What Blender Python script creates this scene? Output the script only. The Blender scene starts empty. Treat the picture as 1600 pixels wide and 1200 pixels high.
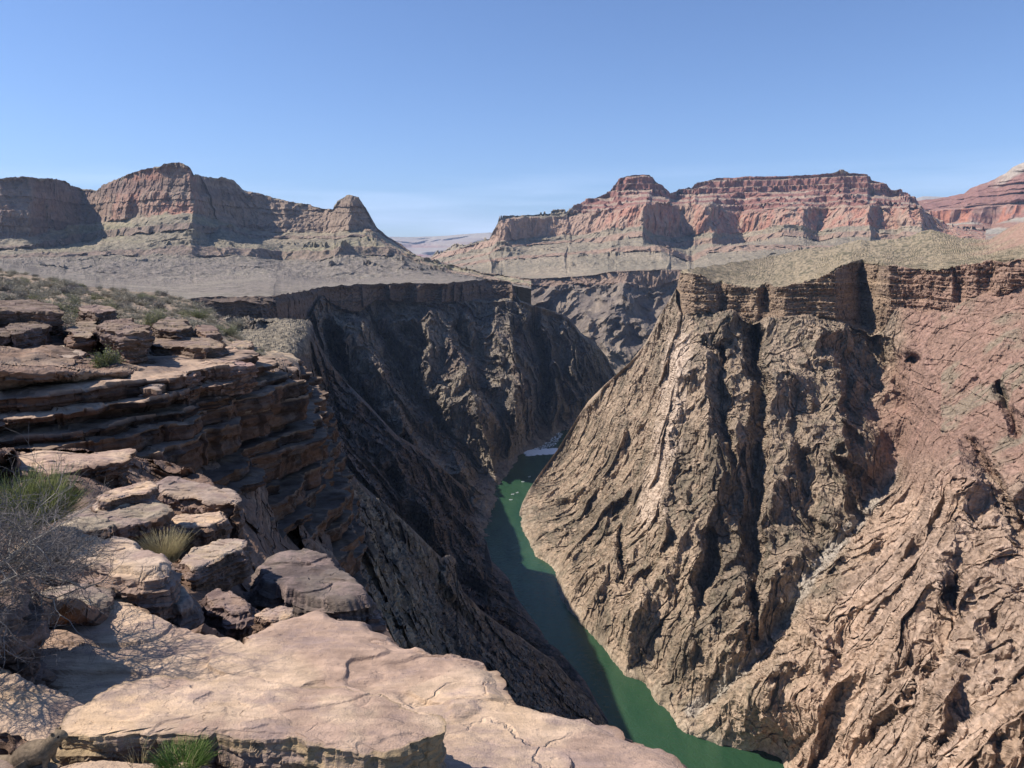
import bpy, bmesh, math, random
import numpy as np
from concurrent.futures import ThreadPoolExecutor
POOL = ThreadPoolExecutor(4)
from mathutils import Vector
R = math.radians
random.seed(7)
rng = np.random.RandomState(11)
scn = bpy.context.scene
col = scn.collection

# ------------------------------------------------------------------ camera
F = 1155.0                      # focal length in pixels of a 1600x1200 frame
PITCH = R(9.8)
SUN_EL, SUN_AZ = R(47), R(-87)  # azimuth from the view direction (+y), clockwise
cam_d = bpy.data.cameras.new('camera'); cam = bpy.data.objects.new('camera', cam_d); col.objects.link(cam)
cam_d.sensor_width = 36; cam_d.lens = 36*F/1600; cam_d.clip_start = 0.05; cam_d.clip_end = 90000
cam.rotation_euler = (R(90)-PITCH, 0, 0)
scn.camera = cam
# ------------------------------------------------------------------ sky
world = bpy.data.worlds.new('World'); scn.world = world; world.use_nodes = True
nt = world.node_tree; nt.nodes.clear()
wo = nt.nodes.new('ShaderNodeOutputWorld'); bg = nt.nodes.new('ShaderNodeBackground')
sky = nt.nodes.new('ShaderNodeTexSky'); sky.sky_type = 'NISHITA'; sky.sun_disc = False
sky.sun_elevation = SUN_EL; sky.sun_rotation = SUN_AZ
sky.altitude = 1100; sky.air_density = 1.0; sky.dust_density = 0.2; sky.ozone_density = 3.0
bg.inputs['Strength'].default_value = 0.095
# thin cirrus low over the horizon
tc = nt.nodes.new('ShaderNodeTexCoord'); mp = nt.nodes.new('ShaderNodeMapping'); mp.inputs['Scale'].default_value = (2.0, 2.0, 26)
mp.inputs['Rotation'].default_value = (0, R(2), 0)
nz = nt.nodes.new('ShaderNodeTexNoise'); nz.inputs['Scale'].default_value = 1.6; nz.inputs['Detail'].default_value = 7; nz.inputs['Roughness'].default_value = .55
sp = nt.nodes.new('ShaderNodeSeparateXYZ')
hm = nt.nodes.new('ShaderNodeMapRange'); hm.inputs[1].default_value = .015; hm.inputs[2].default_value = .12; hm.inputs[3].default_value = 1; hm.inputs[4].default_value = 0
nm = nt.nodes.new('ShaderNodeMapRange'); nm.inputs[1].default_value = .44; nm.inputs[2].default_value = .72; nm.inputs[3].default_value = 0; nm.inputs[4].default_value = .75
mu = nt.nodes.new('ShaderNodeMath'); mu.operation = 'MULTIPLY'
mx = nt.nodes.new('ShaderNodeMix'); mx.data_type = 'RGBA'
L = nt.links.new
L(tc.outputs['Generated'], mp.inputs['Vector']); L(mp.outputs[0], nz.inputs['Vector']); L(nz.outputs['Fac'], nm.inputs[0])
L(tc.outputs['Generated'], sp.inputs[0]); L(sp.outputs['Z'], hm.inputs[0]); L(hm.outputs[0], mu.inputs[0]); L(nm.outputs[0], mu.inputs[1])
L(mu.outputs[0], mx.inputs['Factor']); L(sky.outputs[0], mx.inputs['A']); mx.inputs['B'].default_value = (9.2, 9.8, 10.6, 1)
tint = nt.nodes.new('ShaderNodeMix'); tint.data_type = 'RGBA'; tint.blend_type = 'MULTIPLY'; tint.inputs['Factor'].default_value = 1
tint.inputs['B'].default_value = (.89, .98, 1.18, 1)
L(mx.outputs['Result'], tint.inputs['A']); L(tint.outputs['Result'], bg.inputs['Color']); L(bg.outputs[0], wo.inputs[0])
# ------------------------------------------------------------------ sun, exposure
sd = bpy.data.lights.new('sun', 'SUN'); sd.energy = 5.0; sd.angle = R(.5); sd.color = (1, .93, .84)
so = bpy.data.objects.new('sun', sd); col.objects.link(so)
sdir = Vector((math.sin(SUN_AZ)*math.cos(SUN_EL), math.cos(SUN_AZ)*math.cos(SUN_EL), math.sin(SUN_EL)))
so.rotation_euler = sdir.to_track_quat('Z', 'Y').to_euler()
scn.view_settings.view_transform = 'Standard'; scn.view_settings.look = 'None'
scn.view_settings.exposure = 0.46; scn.view_settings.gamma = 1
scn.cycles.max_bounces = 5; scn.cycles.diffuse_bounces = 1; scn.cycles.volume_bounces = 0
scn.cycles.use_denoising = True

# ------------------------------------------------------------------ maths helpers
def ray(px, py):
    x = (px-800.0)/F; yc = (600.0-py)/F
    y = math.cos(PITCH)+yc*math.sin(PITCH); z = -math.sin(PITCH)+yc*math.cos(PITCH)
    y = y + 0*x; z = z + 0*x
    h = np.sqrt(x*x+y*y)
    return x/h, y/h, z/h
def W(px, py, r):
    a, b, c = ray(px, py)
    return np.array([a*r, b*r, c*r])
def rz(px, py, z):              # horizontal distance at which the ray meets height z
    return z/ray(px, py)[2]
_g = rng.normal(size=(1024, 3)).astype(np.float32); _g /= np.linalg.norm(_g, axis=1)[:, None]
def _perlin(x, y, z, seed):
    xi = np.floor(x).astype(np.int32); yi = np.floor(y).astype(np.int32); zi = np.floor(z).astype(np.int32)
    xf = (x-xi).astype(np.float32); yf = (y-yi).astype(np.float32); zf = (z-zi).astype(np.float32)
    u = xf*xf*xf*(xf*(xf*6-15)+10); v = yf*yf*yf*(yf*(yf*6-15)+10); w = zf*zf*zf*(zf*(zf*6-15)+10)
    def g(dx, dy, dz):
        h = ((xi+dx)*np.int32(73856093)) ^ ((yi+dy)*np.int32(19349663)) ^ ((zi+dz)*np.int32(83492791)) ^ np.int32(seed*668265+17)
        h = (h ^ (h >> 13))*np.int32(1274126177); h = (h ^ (h >> 16)) & 1023
        q = _g[h]
        return q[:, 0]*(xf-dx)+q[:, 1]*(yf-dy)+q[:, 2]*(zf-dz)
    a = g(0,0,0); b = g(1,0,0); a += u*(b-a)
    c = g(0,1,0); b = g(1,1,0); c += u*(b-c); a += v*(c-a)
    d = g(0,0,1); b = g(1,0,1); d += u*(b-d)
    c = g(0,1,1); b = g(1,1,1); c += u*(b-c); d += v*(c-d)
    return (a+w*(d-a))*1.5
def perlin(P, sc, seed=0):
    with np.errstate(over='ignore'):
        sh = P.shape[:-1]; Q = P.reshape(-1, 3)
        if np.isscalar(sc): sc = (sc, sc, sc)
        out = np.empty(len(Q), np.float32)
        def job(i):
            q = Q[i:i+40000]
            with np.errstate(over='ignore'):
                out[i:i+40000] = _perlin(q[:, 0]/sc[0]+seed*3.7, q[:, 1]/sc[1]+9.1, q[:, 2]/sc[2]-4.3, seed)
        if len(Q) > 80000: list(POOL.map(job, range(0, len(Q), 40000)))
        else:
            for i in range(0, len(Q), 40000): job(i)
        return out.reshape(sh)
def fbm(P, sc, octs=4, seed=0, gain=.5):
    if np.isscalar(sc): sc = (sc, sc, sc)
    s = 0; a = 1; t = 0
    for k in range(octs):
        s = s+a*perlin(P, tuple(c/2.03**k for c in sc), seed+k); t += a; a *= gain
    return s/t*1.6
def ridged(P, sc, octs=4, seed=0, gain=.55):     # about 0..1, sharp crests high
    if np.isscalar(sc): sc = (sc, sc, sc)
    s = 0; a = 1; t = 0; w = 1
    for k in range(octs):
        n = 1-np.abs(perlin(P, tuple(c/2.07**k for c in sc), seed+k))*2.0
        n = n*np.abs(n)*w; w = np.clip(n*1.6, 0, 1); s = s+a*n; t += a; a *= gain
    return s/t
def sst(x, a, b):
    t = np.clip((x-a)/(b-a), 0, 1); return t*t*(3-2*t)
def poly(pts, k=1):
    p = np.array(pts, float)
    return lambda x: np.interp(x, p[:, 0], p[:, k])
def tps(pts):
    p = np.array(pts, float); X = p[:, :2]/100; y = np.log(p[:, 2])
    def K(A, B):
        d2 = ((A[:, None]-B[None])**2).sum(-1); return .5*d2*np.log(d2+1e-9)
    n = len(X); M = np.zeros((n+3, n+3)); M[:n, :n] = K(X, X)+np.eye(n)*.02; M[:n, n] = 1; M[:n, n+1:] = X; M[n:, :n] = M[:n, n:].T
    w = np.linalg.solve(M, np.r_[y, 0, 0, 0])
    def f(px, py):
        sh = px.shape; A = np.stack([px.ravel(), py.ravel()], 1)/100; out = np.empty(len(A))
        for i in range(0, len(A), 50000):
            a = A[i:i+50000]; out[i:i+50000] = K(a, X)@w[:n]+w[n]+a@w[n+1:]
        return out.reshape(sh)
    return f
def tps_fast(f, px, py, st=6):  # evaluate coarsely, then bilinear
    x0, x1, y0, y1 = px.min()-st, px.max()+st, py.min()-st, py.max()+st
    gx = np.arange(x0, x1+2*st, st); gy = np.arange(y0, y1+2*st, st)
    GX, GY = np.meshgrid(gx, gy); G = f(GX, GY)
    fx = (px-x0)/st; fy = (py-y0)/st; ix = np.floor(fx).astype(int); iy = np.floor(fy).astype(int); fx = fx-ix; fy = fy-iy
    return (G[iy, ix]*(1-fx)+G[iy, ix+1]*fx)*(1-fy)+(G[iy+1, ix]*(1-fx)+G[iy+1, ix+1]*fx)*fy
def segdist(px, py, pts):       # distance to a polyline, signed side (+ = left of travel), parameter
    best = np.full(px.shape, 1e9); side = np.zeros(px.shape); par = np.zeros(px.shape); n = len(pts)-1
    for k in range(n):
        ax, ay = pts[k][:2]; bx, by = pts[k+1][:2]; dx, dy = bx-ax, by-ay; l2 = dx*dx+dy*dy+1e-9
        t = np.clip(((px-ax)*dx+(py-ay)*dy)/l2, 0, 1)
        d = np.hypot(px-ax-t*dx, py-ay-t*dy); m = d < best
        best = np.where(m, d, best); side = np.where(m, np.sign((px-ax)*dy-(py-ay)*dx), side); par = np.where(m, (k+t)/n, par)
    return best, side, par
def strokes(px, py, LR, lst, jit=5, seed=3):
    """each stroke: (points, width px, amount, power[, width of the other side]); amount > 0 carves away from the viewer, as a fraction of distance"""
    Q = np.stack([px, py, 0*px], -1)
    wx = px+fbm(Q, 60, 4, seed)*jit*2.5; wy = py+fbm(Q, 60, 4, seed+9)*jit*2.5
    for s in lst:
        pts, w, amt, pw = s[:4]; w2 = s[4] if len(s) > 4 else w
        d, sd_, par = segdist(wx, wy, pts)
        ww = np.where(sd_ > 0, w, w2)
        prof = np.clip(1-d/ww, 0, 1)**pw
        ends = np.clip(np.minimum(par, 1-par)*6+.15, 0, 1)
        LR = LR+amt*prof*ends
    return LR

# ------------------------------------------------------------------ object helpers
def tag(o, label=None, cat=None, group=None, kind=None):
    for k, v in (('label', label), ('category', cat), ('group', group), ('kind', kind)):
        if v: o[k] = v
    return o
def mesh_from(name, V, Fq, mat, parent=None, cols=None, smooth=False):
    me = bpy.data.meshes.new(name)
    V = np.ascontiguousarray(V, np.float32); Fq = np.ascontiguousarray(Fq, np.int32); k = Fq.shape[1]
    me.vertices.add(len(V)); me.vertices.foreach_set('co', V.ravel())
    me.loops.add(Fq.size); me.loops.foreach_set('vertex_index', Fq.ravel())
    me.polygons.add(len(Fq)); me.polygons.foreach_set('loop_start', np.arange(len(Fq), dtype=np.int32)*k)
    me.polygons.foreach_set('use_smooth', np.full(len(Fq), smooth))
    if cols is not None:
        at = me.color_attributes.new('Col', 'FLOAT_COLOR', 'POINT')
        c4 = np.ones((len(V), 4), np.float32); c4[:, :3] = cols.reshape(-1, 3); at.data.foreach_set('color', c4.ravel())
    me.update(calc_edges=True)
    me.materials.append(mat)
    o = bpy.data.objects.new(name, me); col.objects.link(o)
    if parent: o.parent = parent
    return o
def grid_faces(nr, nc, wrap=False):
    i = np.arange(nr-1)[:, None]; j = np.arange(nc if wrap else nc-1)[None]; j2 = (j+1) % nc
    f = np.stack([i*nc+j, i*nc+j2, (i+1)*nc+j2, (i+1)*nc+j], -1).reshape(-1, 4)
    return f
def normals(P):
    du = np.gradient(P, axis=1); dv = np.gradient(P, axis=0)
    n = np.cross(du, dv); n /= np.linalg.norm(n, axis=-1, keepdims=True)+1e-9
    s = np.sign(-(n*P).sum(-1, keepdims=True)); s[s == 0] = 1
    return n*s                  # towards the viewer's side of the surface

# ------------------------------------------------------------------ materials
def N(nt, t, **k):
    n = nt.nodes.new(t)
    for a, b in k.items(): setattr(n, a, b)
    return n
def rock_mat(name, scale, bump, var=.35, stretch=(1, 1, 1), speck=.0, dist=None, base=None, rough=.92, rot=(0,0,0), pits=0.0, patch=None, grain=False):
    """vertex colour (or a plain colour) broken up by several sizes of procedural noise; scale in metres"""
    m = bpy.data.materials.new(name); m.use_nodes = True; nt = m.node_tree; L = nt.links.new
    b = nt.nodes['Principled BSDF']; b.inputs['Roughness'].default_value = rough; b.inputs['Specular IOR Level'].default_value = .2
    geo = N(nt, 'ShaderNodeTexCoord'); mp = N(nt, 'ShaderNodeMapping'); L(geo.outputs['Object'], mp.inputs['Vector'])
    mp.inputs['Scale'].default_value = tuple(1/(scale*s) for s in stretch); mp.inputs['Rotation'].default_value = rot
    n1 = N(nt, 'ShaderNodeTexNoise'); n1.inputs['Scale'].default_value = 1; n1.inputs['Detail'].default_value = 9; n1.inputs['Roughness'].default_value = .62
    n2 = N(nt, 'ShaderNodeTexNoise'); n2.inputs['Scale'].default_value = .13; n2.inputs['Detail'].default_value = 4
    for n in (n1, n2): L(mp.outputs[0], n.inputs['Vector'])
    r1 = N(nt, 'ShaderNodeMapRange'); r1.inputs[1].default_value = .3; r1.inputs[2].default_value = .7; r1.inputs[3].default_value = 1-var; r1.inputs[4].default_value = 1+var
    L(n1.outputs['Fac'], r1.inputs[0])
    if base is None:
        at = N(nt, 'ShaderNodeAttribute'); at.attribute_name = 'Col'; src = at.outputs['Color']
    else:
        rc = N(nt, 'ShaderNodeValToRGB'); el = rc.color_ramp.elements
        while len(el) < len(base): el.new(.5)
        for e, (p, c) in zip(el, base): e.position = p; e.color = (*c, 1)
        L(n2.outputs['Fac'], rc.inputs[0]); src = rc.outputs[0]
    mul = N(nt, 'ShaderNodeVectorMath', operation='SCALE'); L(src, mul.inputs[0]); L(r1.outputs[0], mul.inputs['Scale'])
    out = mul.outputs[0]
    if patch:                   # desert varnish / lichen in patches of their own shape
        n3 = N(nt, 'ShaderNodeTexNoise'); n3.inputs['Scale'].default_value = .45; n3.inputs['Detail'].default_value = 8; n3.inputs['Roughness'].default_value = .7
        mp3 = N(nt, 'ShaderNodeMapping'); mp3.inputs['Location'].default_value = (5, 3, 1); L(mp.outputs[0], mp3.inputs['Vector']); L(mp3.outputs[0], n3.inputs['Vector'])
        r3 = N(nt, 'ShaderNodeMapRange'); r3.inputs[1].default_value = .5; r3.inputs[2].default_value = .62; r3.inputs[4].default_value = patch[1]; L(n3.outputs['Fac'], r3.inputs[0])
        mm = N(nt, 'ShaderNodeMix', data_type='RGBA'); L(r3.outputs[0], mm.inputs['Factor']); L(out, mm.inputs['A']); mm.inputs['B'].default_value = (*patch[0], 1)
        out = mm.outputs['Result']
    L(out, b.inputs['Base Color'])
    bp = N(nt, 'ShaderNodeBump'); bp.inputs['Strength'].default_value = 1; bp.inputs['Distance'].default_value = bump
    h = n1.outputs['Fac']
    if pits:
        vo = N(nt, 'ShaderNodeTexVoronoi'); vo.inputs['Scale'].default_value = 2.3; L(mp.outputs[0], vo.inputs['Vector'])
        rr = N(nt, 'ShaderNodeMapRange'); rr.inputs[1].default_value = 0; rr.inputs[2].default_value = .22; rr.inputs[3].default_value = -pits; rr.inputs[4].default_value = 0
        L(vo.outputs['Distance'], rr.inputs[0])
        ad = N(nt, 'ShaderNodeMath', operation='ADD'); L(h, ad.inputs[0]); L(rr.outputs[0], ad.inputs[1]); h = ad.outputs[0]
    if grain:                   # thin bedding traces, grains and hairline cracks
        mg = N(nt, 'ShaderNodeMapping'); L(geo.outputs['Object'], mg.inputs['Vector']); mg.inputs['Scale'].default_value = (4, 26, 40); mg.inputs['Rotation'].default_value = (.05, .1, .42)
        ng = N(nt, 'ShaderNodeTexNoise'); ng.inputs['Scale'].default_value = 1; ng.inputs['Detail'].default_value = 6; ng.inputs['Roughness'].default_value = .7; L(mg.outputs[0], ng.inputs['Vector'])
        nf = N(nt, 'ShaderNodeTexNoise'); nf.inputs['Scale'].default_value = 160; nf.inputs['Detail'].default_value = 3; L(geo.outputs['Object'], nf.inputs['Vector'])
        vc = N(nt, 'ShaderNodeTexVoronoi', feature='DISTANCE_TO_EDGE'); vc.inputs['Scale'].default_value = 2.1
        wv = N(nt, 'ShaderNodeTexNoise'); wv.inputs['Scale'].default_value = 3; wv.inputs['Detail'].default_value = 5; L(geo.outputs['Object'], wv.inputs['Vector'])
        wm = N(nt, 'ShaderNodeMix', data_type='VECTOR'); wm.inputs['Factor'].default_value = .42; L(geo.outputs['Object'], wm.inputs[4]); L(wv.outputs['Color'], wm.inputs[5]); L(wm.outputs[1], vc.inputs['Vector'])
        cr = N(nt, 'ShaderNodeMapRange'); cr.inputs[1].default_value = 0; cr.inputs[2].default_value = .018; cr.inputs[3].default_value = -.55; cr.inputs[4].default_value = 0; L(vc.outputs['Distance'], cr.inputs[0])
        msk = N(nt, 'ShaderNodeMapRange'); msk.inputs[1].default_value = .5; msk.inputs[2].default_value = .58; L(n2.outputs['Fac'], msk.inputs[0])
        cm = N(nt, 'ShaderNodeMath', operation='MULTIPLY'); L(cr.outputs[0], cm.inputs[0]); L(msk.outputs[0], cm.inputs[1])
        for src_, k_ in ((ng.outputs['Fac'], .9), (nf.outputs['Fac'], .22)):
            mm_ = N(nt, 'ShaderNodeMath', operation='MULTIPLY_ADD'); L(src_, mm_.inputs[0]); mm_.inputs[1].default_value = k_; L(h, mm_.inputs[2]); h = mm_.outputs[0]
        aa = N(nt, 'ShaderNodeMath', operation='ADD'); L(h, aa.inputs[0]); L(cm.outputs[0], aa.inputs[1]); h = aa.outputs[0]
        gr = N(nt, 'ShaderNodeMapRange'); gr.inputs[1].default_value = .35; gr.inputs[2].default_value = .7; gr.inputs[3].default_value = .80; gr.inputs[4].default_value = 1.12; L(ng.outputs['Fac'], gr.inputs[0])
        gs = N(nt, 'ShaderNodeVectorMath', operation='SCALE'); L(out, gs.inputs[0]); L(gr.outputs[0], gs.inputs['Scale']); L(gs.outputs[0], b.inputs['Base Color'])
    L(h, bp.inputs['Height']); L(bp.outputs[0], b.inputs['Normal'])
    return m
def plain(name, c, rough=.8):
    m = bpy.data.materials.new(name); m.use_nodes = True; b = m.node_tree.nodes['Principled BSDF']
    b.inputs['Roughness'].default_value = rough; b.inputs['Specular IOR Level'].default_value = .2
    nt = m.node_tree; n = N(nt, 'ShaderNodeTexNoise'); n.inputs['Scale'].default_value = 9; n.inputs['Detail'].default_value = 3
    g = N(nt, 'ShaderNodeTexCoord'); nt.links.new(g.outputs['Object'], n.inputs['Vector'])
    r = N(nt, 'ShaderNodeMapRange'); r.inputs[3].default_value = .6; r.inputs[4].default_value = 1.4; nt.links.new(n.outputs['Fac'], r.inputs[0])
    s = N(nt, 'ShaderNodeVectorMath', operation='SCALE'); s.inputs[0].default_value = c; nt.links.new(r.outputs[0], s.inputs['Scale']); nt.links.new(s.outputs[0], b.inputs['Base Color'])
    return m

def hsh(*k):
    h = np.zeros(np.broadcast(*k).shape, np.int64)
    for i, a in enumerate(k): h = (h ^ (a.astype(np.int64)*(73856093+i*104729)))*1274126177 & 0x7fffffff; h = h ^ (h >> 15)
    return ((h*48271) & 0xffff)/65535.0
def blocks(P, t, bw, seed, wob=.5, share=.5, edge=False):
    """bedded, jointed rock: beds about t thick, blocks about bw wide; each bed and block stands out by its own amount (0..1)"""
    F3 = np.array([seed*1.37, seed*.71, 0.])
    zz = P[..., 2]/t+wob*fbm(P, (bw*5, bw*5, bw*5), 3, seed)+.35*perlin(P*np.array([0, 0, 1])+F3, (1, 1, t*2.7), seed+1)
    k = np.floor(zz); a = hsh(k, k*0+seed)
    wx = fbm(P, (bw*.9, bw*.9, t*2), 3, seed+3)*.42; wy = fbm(P, (bw*.9, bw*.9, t*2), 3, seed+4)*.42
    x = P[..., 0]/bw+wx+a*7.3; y = P[..., 1]/bw+wy+a*3.1
    X = x*.83-y*.56; Y = x*.56+y*.83
    i, j = np.floor(X), np.floor(Y); b = hsh(i, j, k+seed)
    return a*share+b*(1-share)
def jointed(P, sx, sz, seed, ax=.5, ay=.35):
    """crystalline rock broken by steep joints: random steps on a leaning block lattice"""
    Q = P.copy(); Q = Q+np.stack([fbm(P, sx*2.2, 3, seed+5), fbm(P, sx*2.2, 3, seed+6), fbm(P, sx*2.2, 3, seed+7)], -1)*sx*.55
    X = (Q[..., 0]+ax*Q[..., 2])/sx; Y = (Q[..., 1]+ay*Q[..., 2]+.6*Q[..., 0])/sx; Z = (Q[..., 2]-.4*Q[..., 0]+.2*Q[..., 1])/sz
    return hsh(np.floor(X), np.floor(Y), np.floor(Z+.37*np.floor(X)))
def cmix(a, b, t):
    return a+(np.array(b)-a)*t[..., None]
RIV = -405.0
def blur(n, k):
    for _ in range(k):
        n = (np.roll(n, 1, 0)+n*2+np.roll(n, -1, 0))/4; n = (np.roll(n, 1, 1)+n*2+np.roll(n, -1, 1))/4
    return n
def terrace(P, t, seed, w=1.0, tread=.38, wob=.3, lim=1.6, bw=None, over=.12):
    """turn a slope into beds: upright risers and level treads, t metres thick on average"""
    r = np.hypot(P[..., 0], P[..., 1]); dz = np.gradient(P[..., 2], axis=0); dr = np.gradient(r, axis=0)
    sl = blur(np.clip(dz/np.where(np.abs(dr) < 1e-4, 1e-4, dr), -1, 9), 4); ok = sst(sl, .12, .4)*w; sl = np.clip(sl, 1/lim, 12)
    z = P[..., 2]; bw = bw or t*30
    zz = z/t+wob*fbm(P, (bw, bw, bw*3), 3, seed)+.45*perlin(P*np.array([0, 0, 1.]), (1, 1, t*2.3), seed+1)
    k = np.floor(zz); f = zz-k; a = 1-tread
    d = -np.where(f < a, f, a*(1-f)/tread)*t/sl-over*t*sst(f, .1, a)*(f < a+tread*.5)
    d = d-(hsh(k, k*0+seed)-.5)*t*.8*lim*.5
    P = disp_ray(P, d*ok); P[..., 2] += t*(np.minimum(f/a, 1)-f)*ok
    return P, f, k
# ------------------------------------------------------------------ sheets of terrain
def finish(name, P, mat, cols, back=None, smooth=False, side=None, faces_extra=None):
    """back=(distance, drop, rows): carry the top edge on behind the skyline so the land has a far side"""
    if back:
        d, drop, nb = back; drop = np.asarray(drop, float).reshape(-1, 1) if np.ndim(drop) else drop; top = P[-1]; h = np.hypot(top[:, 0], top[:, 1])[:, None]; out = top[:, :2]/h
        ext = []
        for k in range(1, nb+1):
            t = k/nb; q = top.copy(); q[:, :2] += out*d*t; q[:, 2] -= (drop[:, 0] if np.ndim(drop) else drop)*t**1.3
            ext.append(q)
        P = np.concatenate([P, np.stack(ext)]); cols = np.concatenate([cols, np.repeat(cols[-1:], nb, 0)])
    nr, nc = P.shape[:2]
    o = mesh_from(name, P.reshape(-1, 3), grid_faces(nr, nc), mat, cols=cols, smooth=smooth)
    tag(o, kind='structure')
    return o
def disp_ray(P, d):             # move along the view line by d metres (+ = away)
    r = np.hypot(P[..., 0], P[..., 1]); return P*(1+d/r)[..., None]
def strata(z, P, t, seed, wob=2.0, hard=.5):
    """bedded rock: value in 0..1 that depends mostly on height, with beds about t metres thick"""
    zz = z+fbm(P, (t*60, t*60, t*60), 2, seed+50)*wob*t
    Q = np.stack([P[..., 0]/(t*40), P[..., 1]/(t*40), zz/t], -1)
    n = perlin(Q, 1.0, seed)+.5*perlin(Q, (.6, .6, .43), seed+1)+.3*perlin(Q, (.3, .3, .21), seed+2)
    return sst(n, -hard, hard)
def rows_grid(rows, x0, x1, nc, nr, jit=9):
    """rows listed from the skyline down, each a polyline of (px, py, r); straight in space between rows"""
    u = np.linspace(x0, x1, nc); pys = []; irs = []
    for k, r in enumerate(rows):
        p = np.array(r, float); y = np.interp(u, p[:, 0], p[:, 1]); ir = 1/np.interp(u, p[:, 0], p[:, 2])
        if k: y = np.maximum(y, pys[-1]+.6)
        pys.append(y); irs.append(ir)
    pys = np.array(pys); irs = np.array(irs); K = len(rows)
    v = np.linspace(0, 1, nr)[:, None]
    PY = pys[-1][None]+(pys[0]-pys[-1])[None]*v; PX = np.repeat(u[None], nr, 0)
    RR = np.empty_like(PY); S = np.empty_like(PY); idx = np.arange(K)
    for c in range(nc):
        RR[:, c] = 1/np.interp(PY[:, c], pys[:, c], irs[:, c]); S[:, c] = np.interp(PY[:, c], pys[:, c], idx)
    if jit:                     # ragged corners instead of straight ones
        Q = np.stack([PX, PY, 0*PX], -1); sh = (fbm(Q, 34, 4, 801)*jit)*np.clip(S/.5, 0, 1)*(nc-1)/(x1-x0)
        C = np.clip(np.arange(nc)[None]+sh, 0, nc-1.001); i0 = C.astype(int); f = C-i0; row = np.arange(nr)[:, None]
        RR = RR[row, i0]*(1-f)+RR[row, i0+1]*f
    return PX, PY, RR, S
def pos(PX, PY, RR):
    a, b, c = ray(PX, PY); return np.stack([a*RR, b*RR, c*RR], -1)

M_far = rock_mat('distant_rock', 60, 14, .22)
M_mesa = rock_mat('mesa_rock', 22, 7, .32)

# --- far rim, over twenty kilometres away
def far_rim():
    top = [(-300,392,24000),(540,374,24000),(615,370,24000),(650,370,24000),(700,368,23500),(765,364,23000),(830,370,23000),(1380,330,21000),(1430,309,20000),(1442,306,20000),(1480,307,20000),(1540,318,20000),(1800,360,20000)]
    r1 = [(x, y+4, r-200) for x, y, r in top]; r2 = [(x, y+12, r-1200) for x, y, r in top]; r3 = [(x, y+17, r-1350) for x, y, r in top]
    r4 = [(x, y+30, r-3200) for x, y, r in top]; r5 = [(x, 403, 15000) for x, y, r in top]
    PX, PY, RR, S = rows_grid([top, r1, r2, r3, r4, r5], -300, 1800, 1050, 60)
    P = pos(PX, PY, RR)
    P = disp_ray(P, 1500*(ridged(P, (1900, 1900, 6000), 5, 4)-.5)*sst(S, .3, 2))
    P[..., 2] += 25*fbm(P, 1500, 4, 2)
    st = strata(P[..., 2], P, 90, 5, .2)
    c = cmix(np.zeros(P.shape)+(.36, .31, .25), (.30, .17, .12), st*sst(S, .8, 2.5)*.8)
    c = cmix(c, (.30, .10, .07), sst(S, 2.8, 3.6)*(fbm(P, 3000, 3, 7) > .0)*.7)
    finish('far_canyon_rim', P, M_far, c, back=(9000, 1500, 6))
far_rim()

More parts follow.
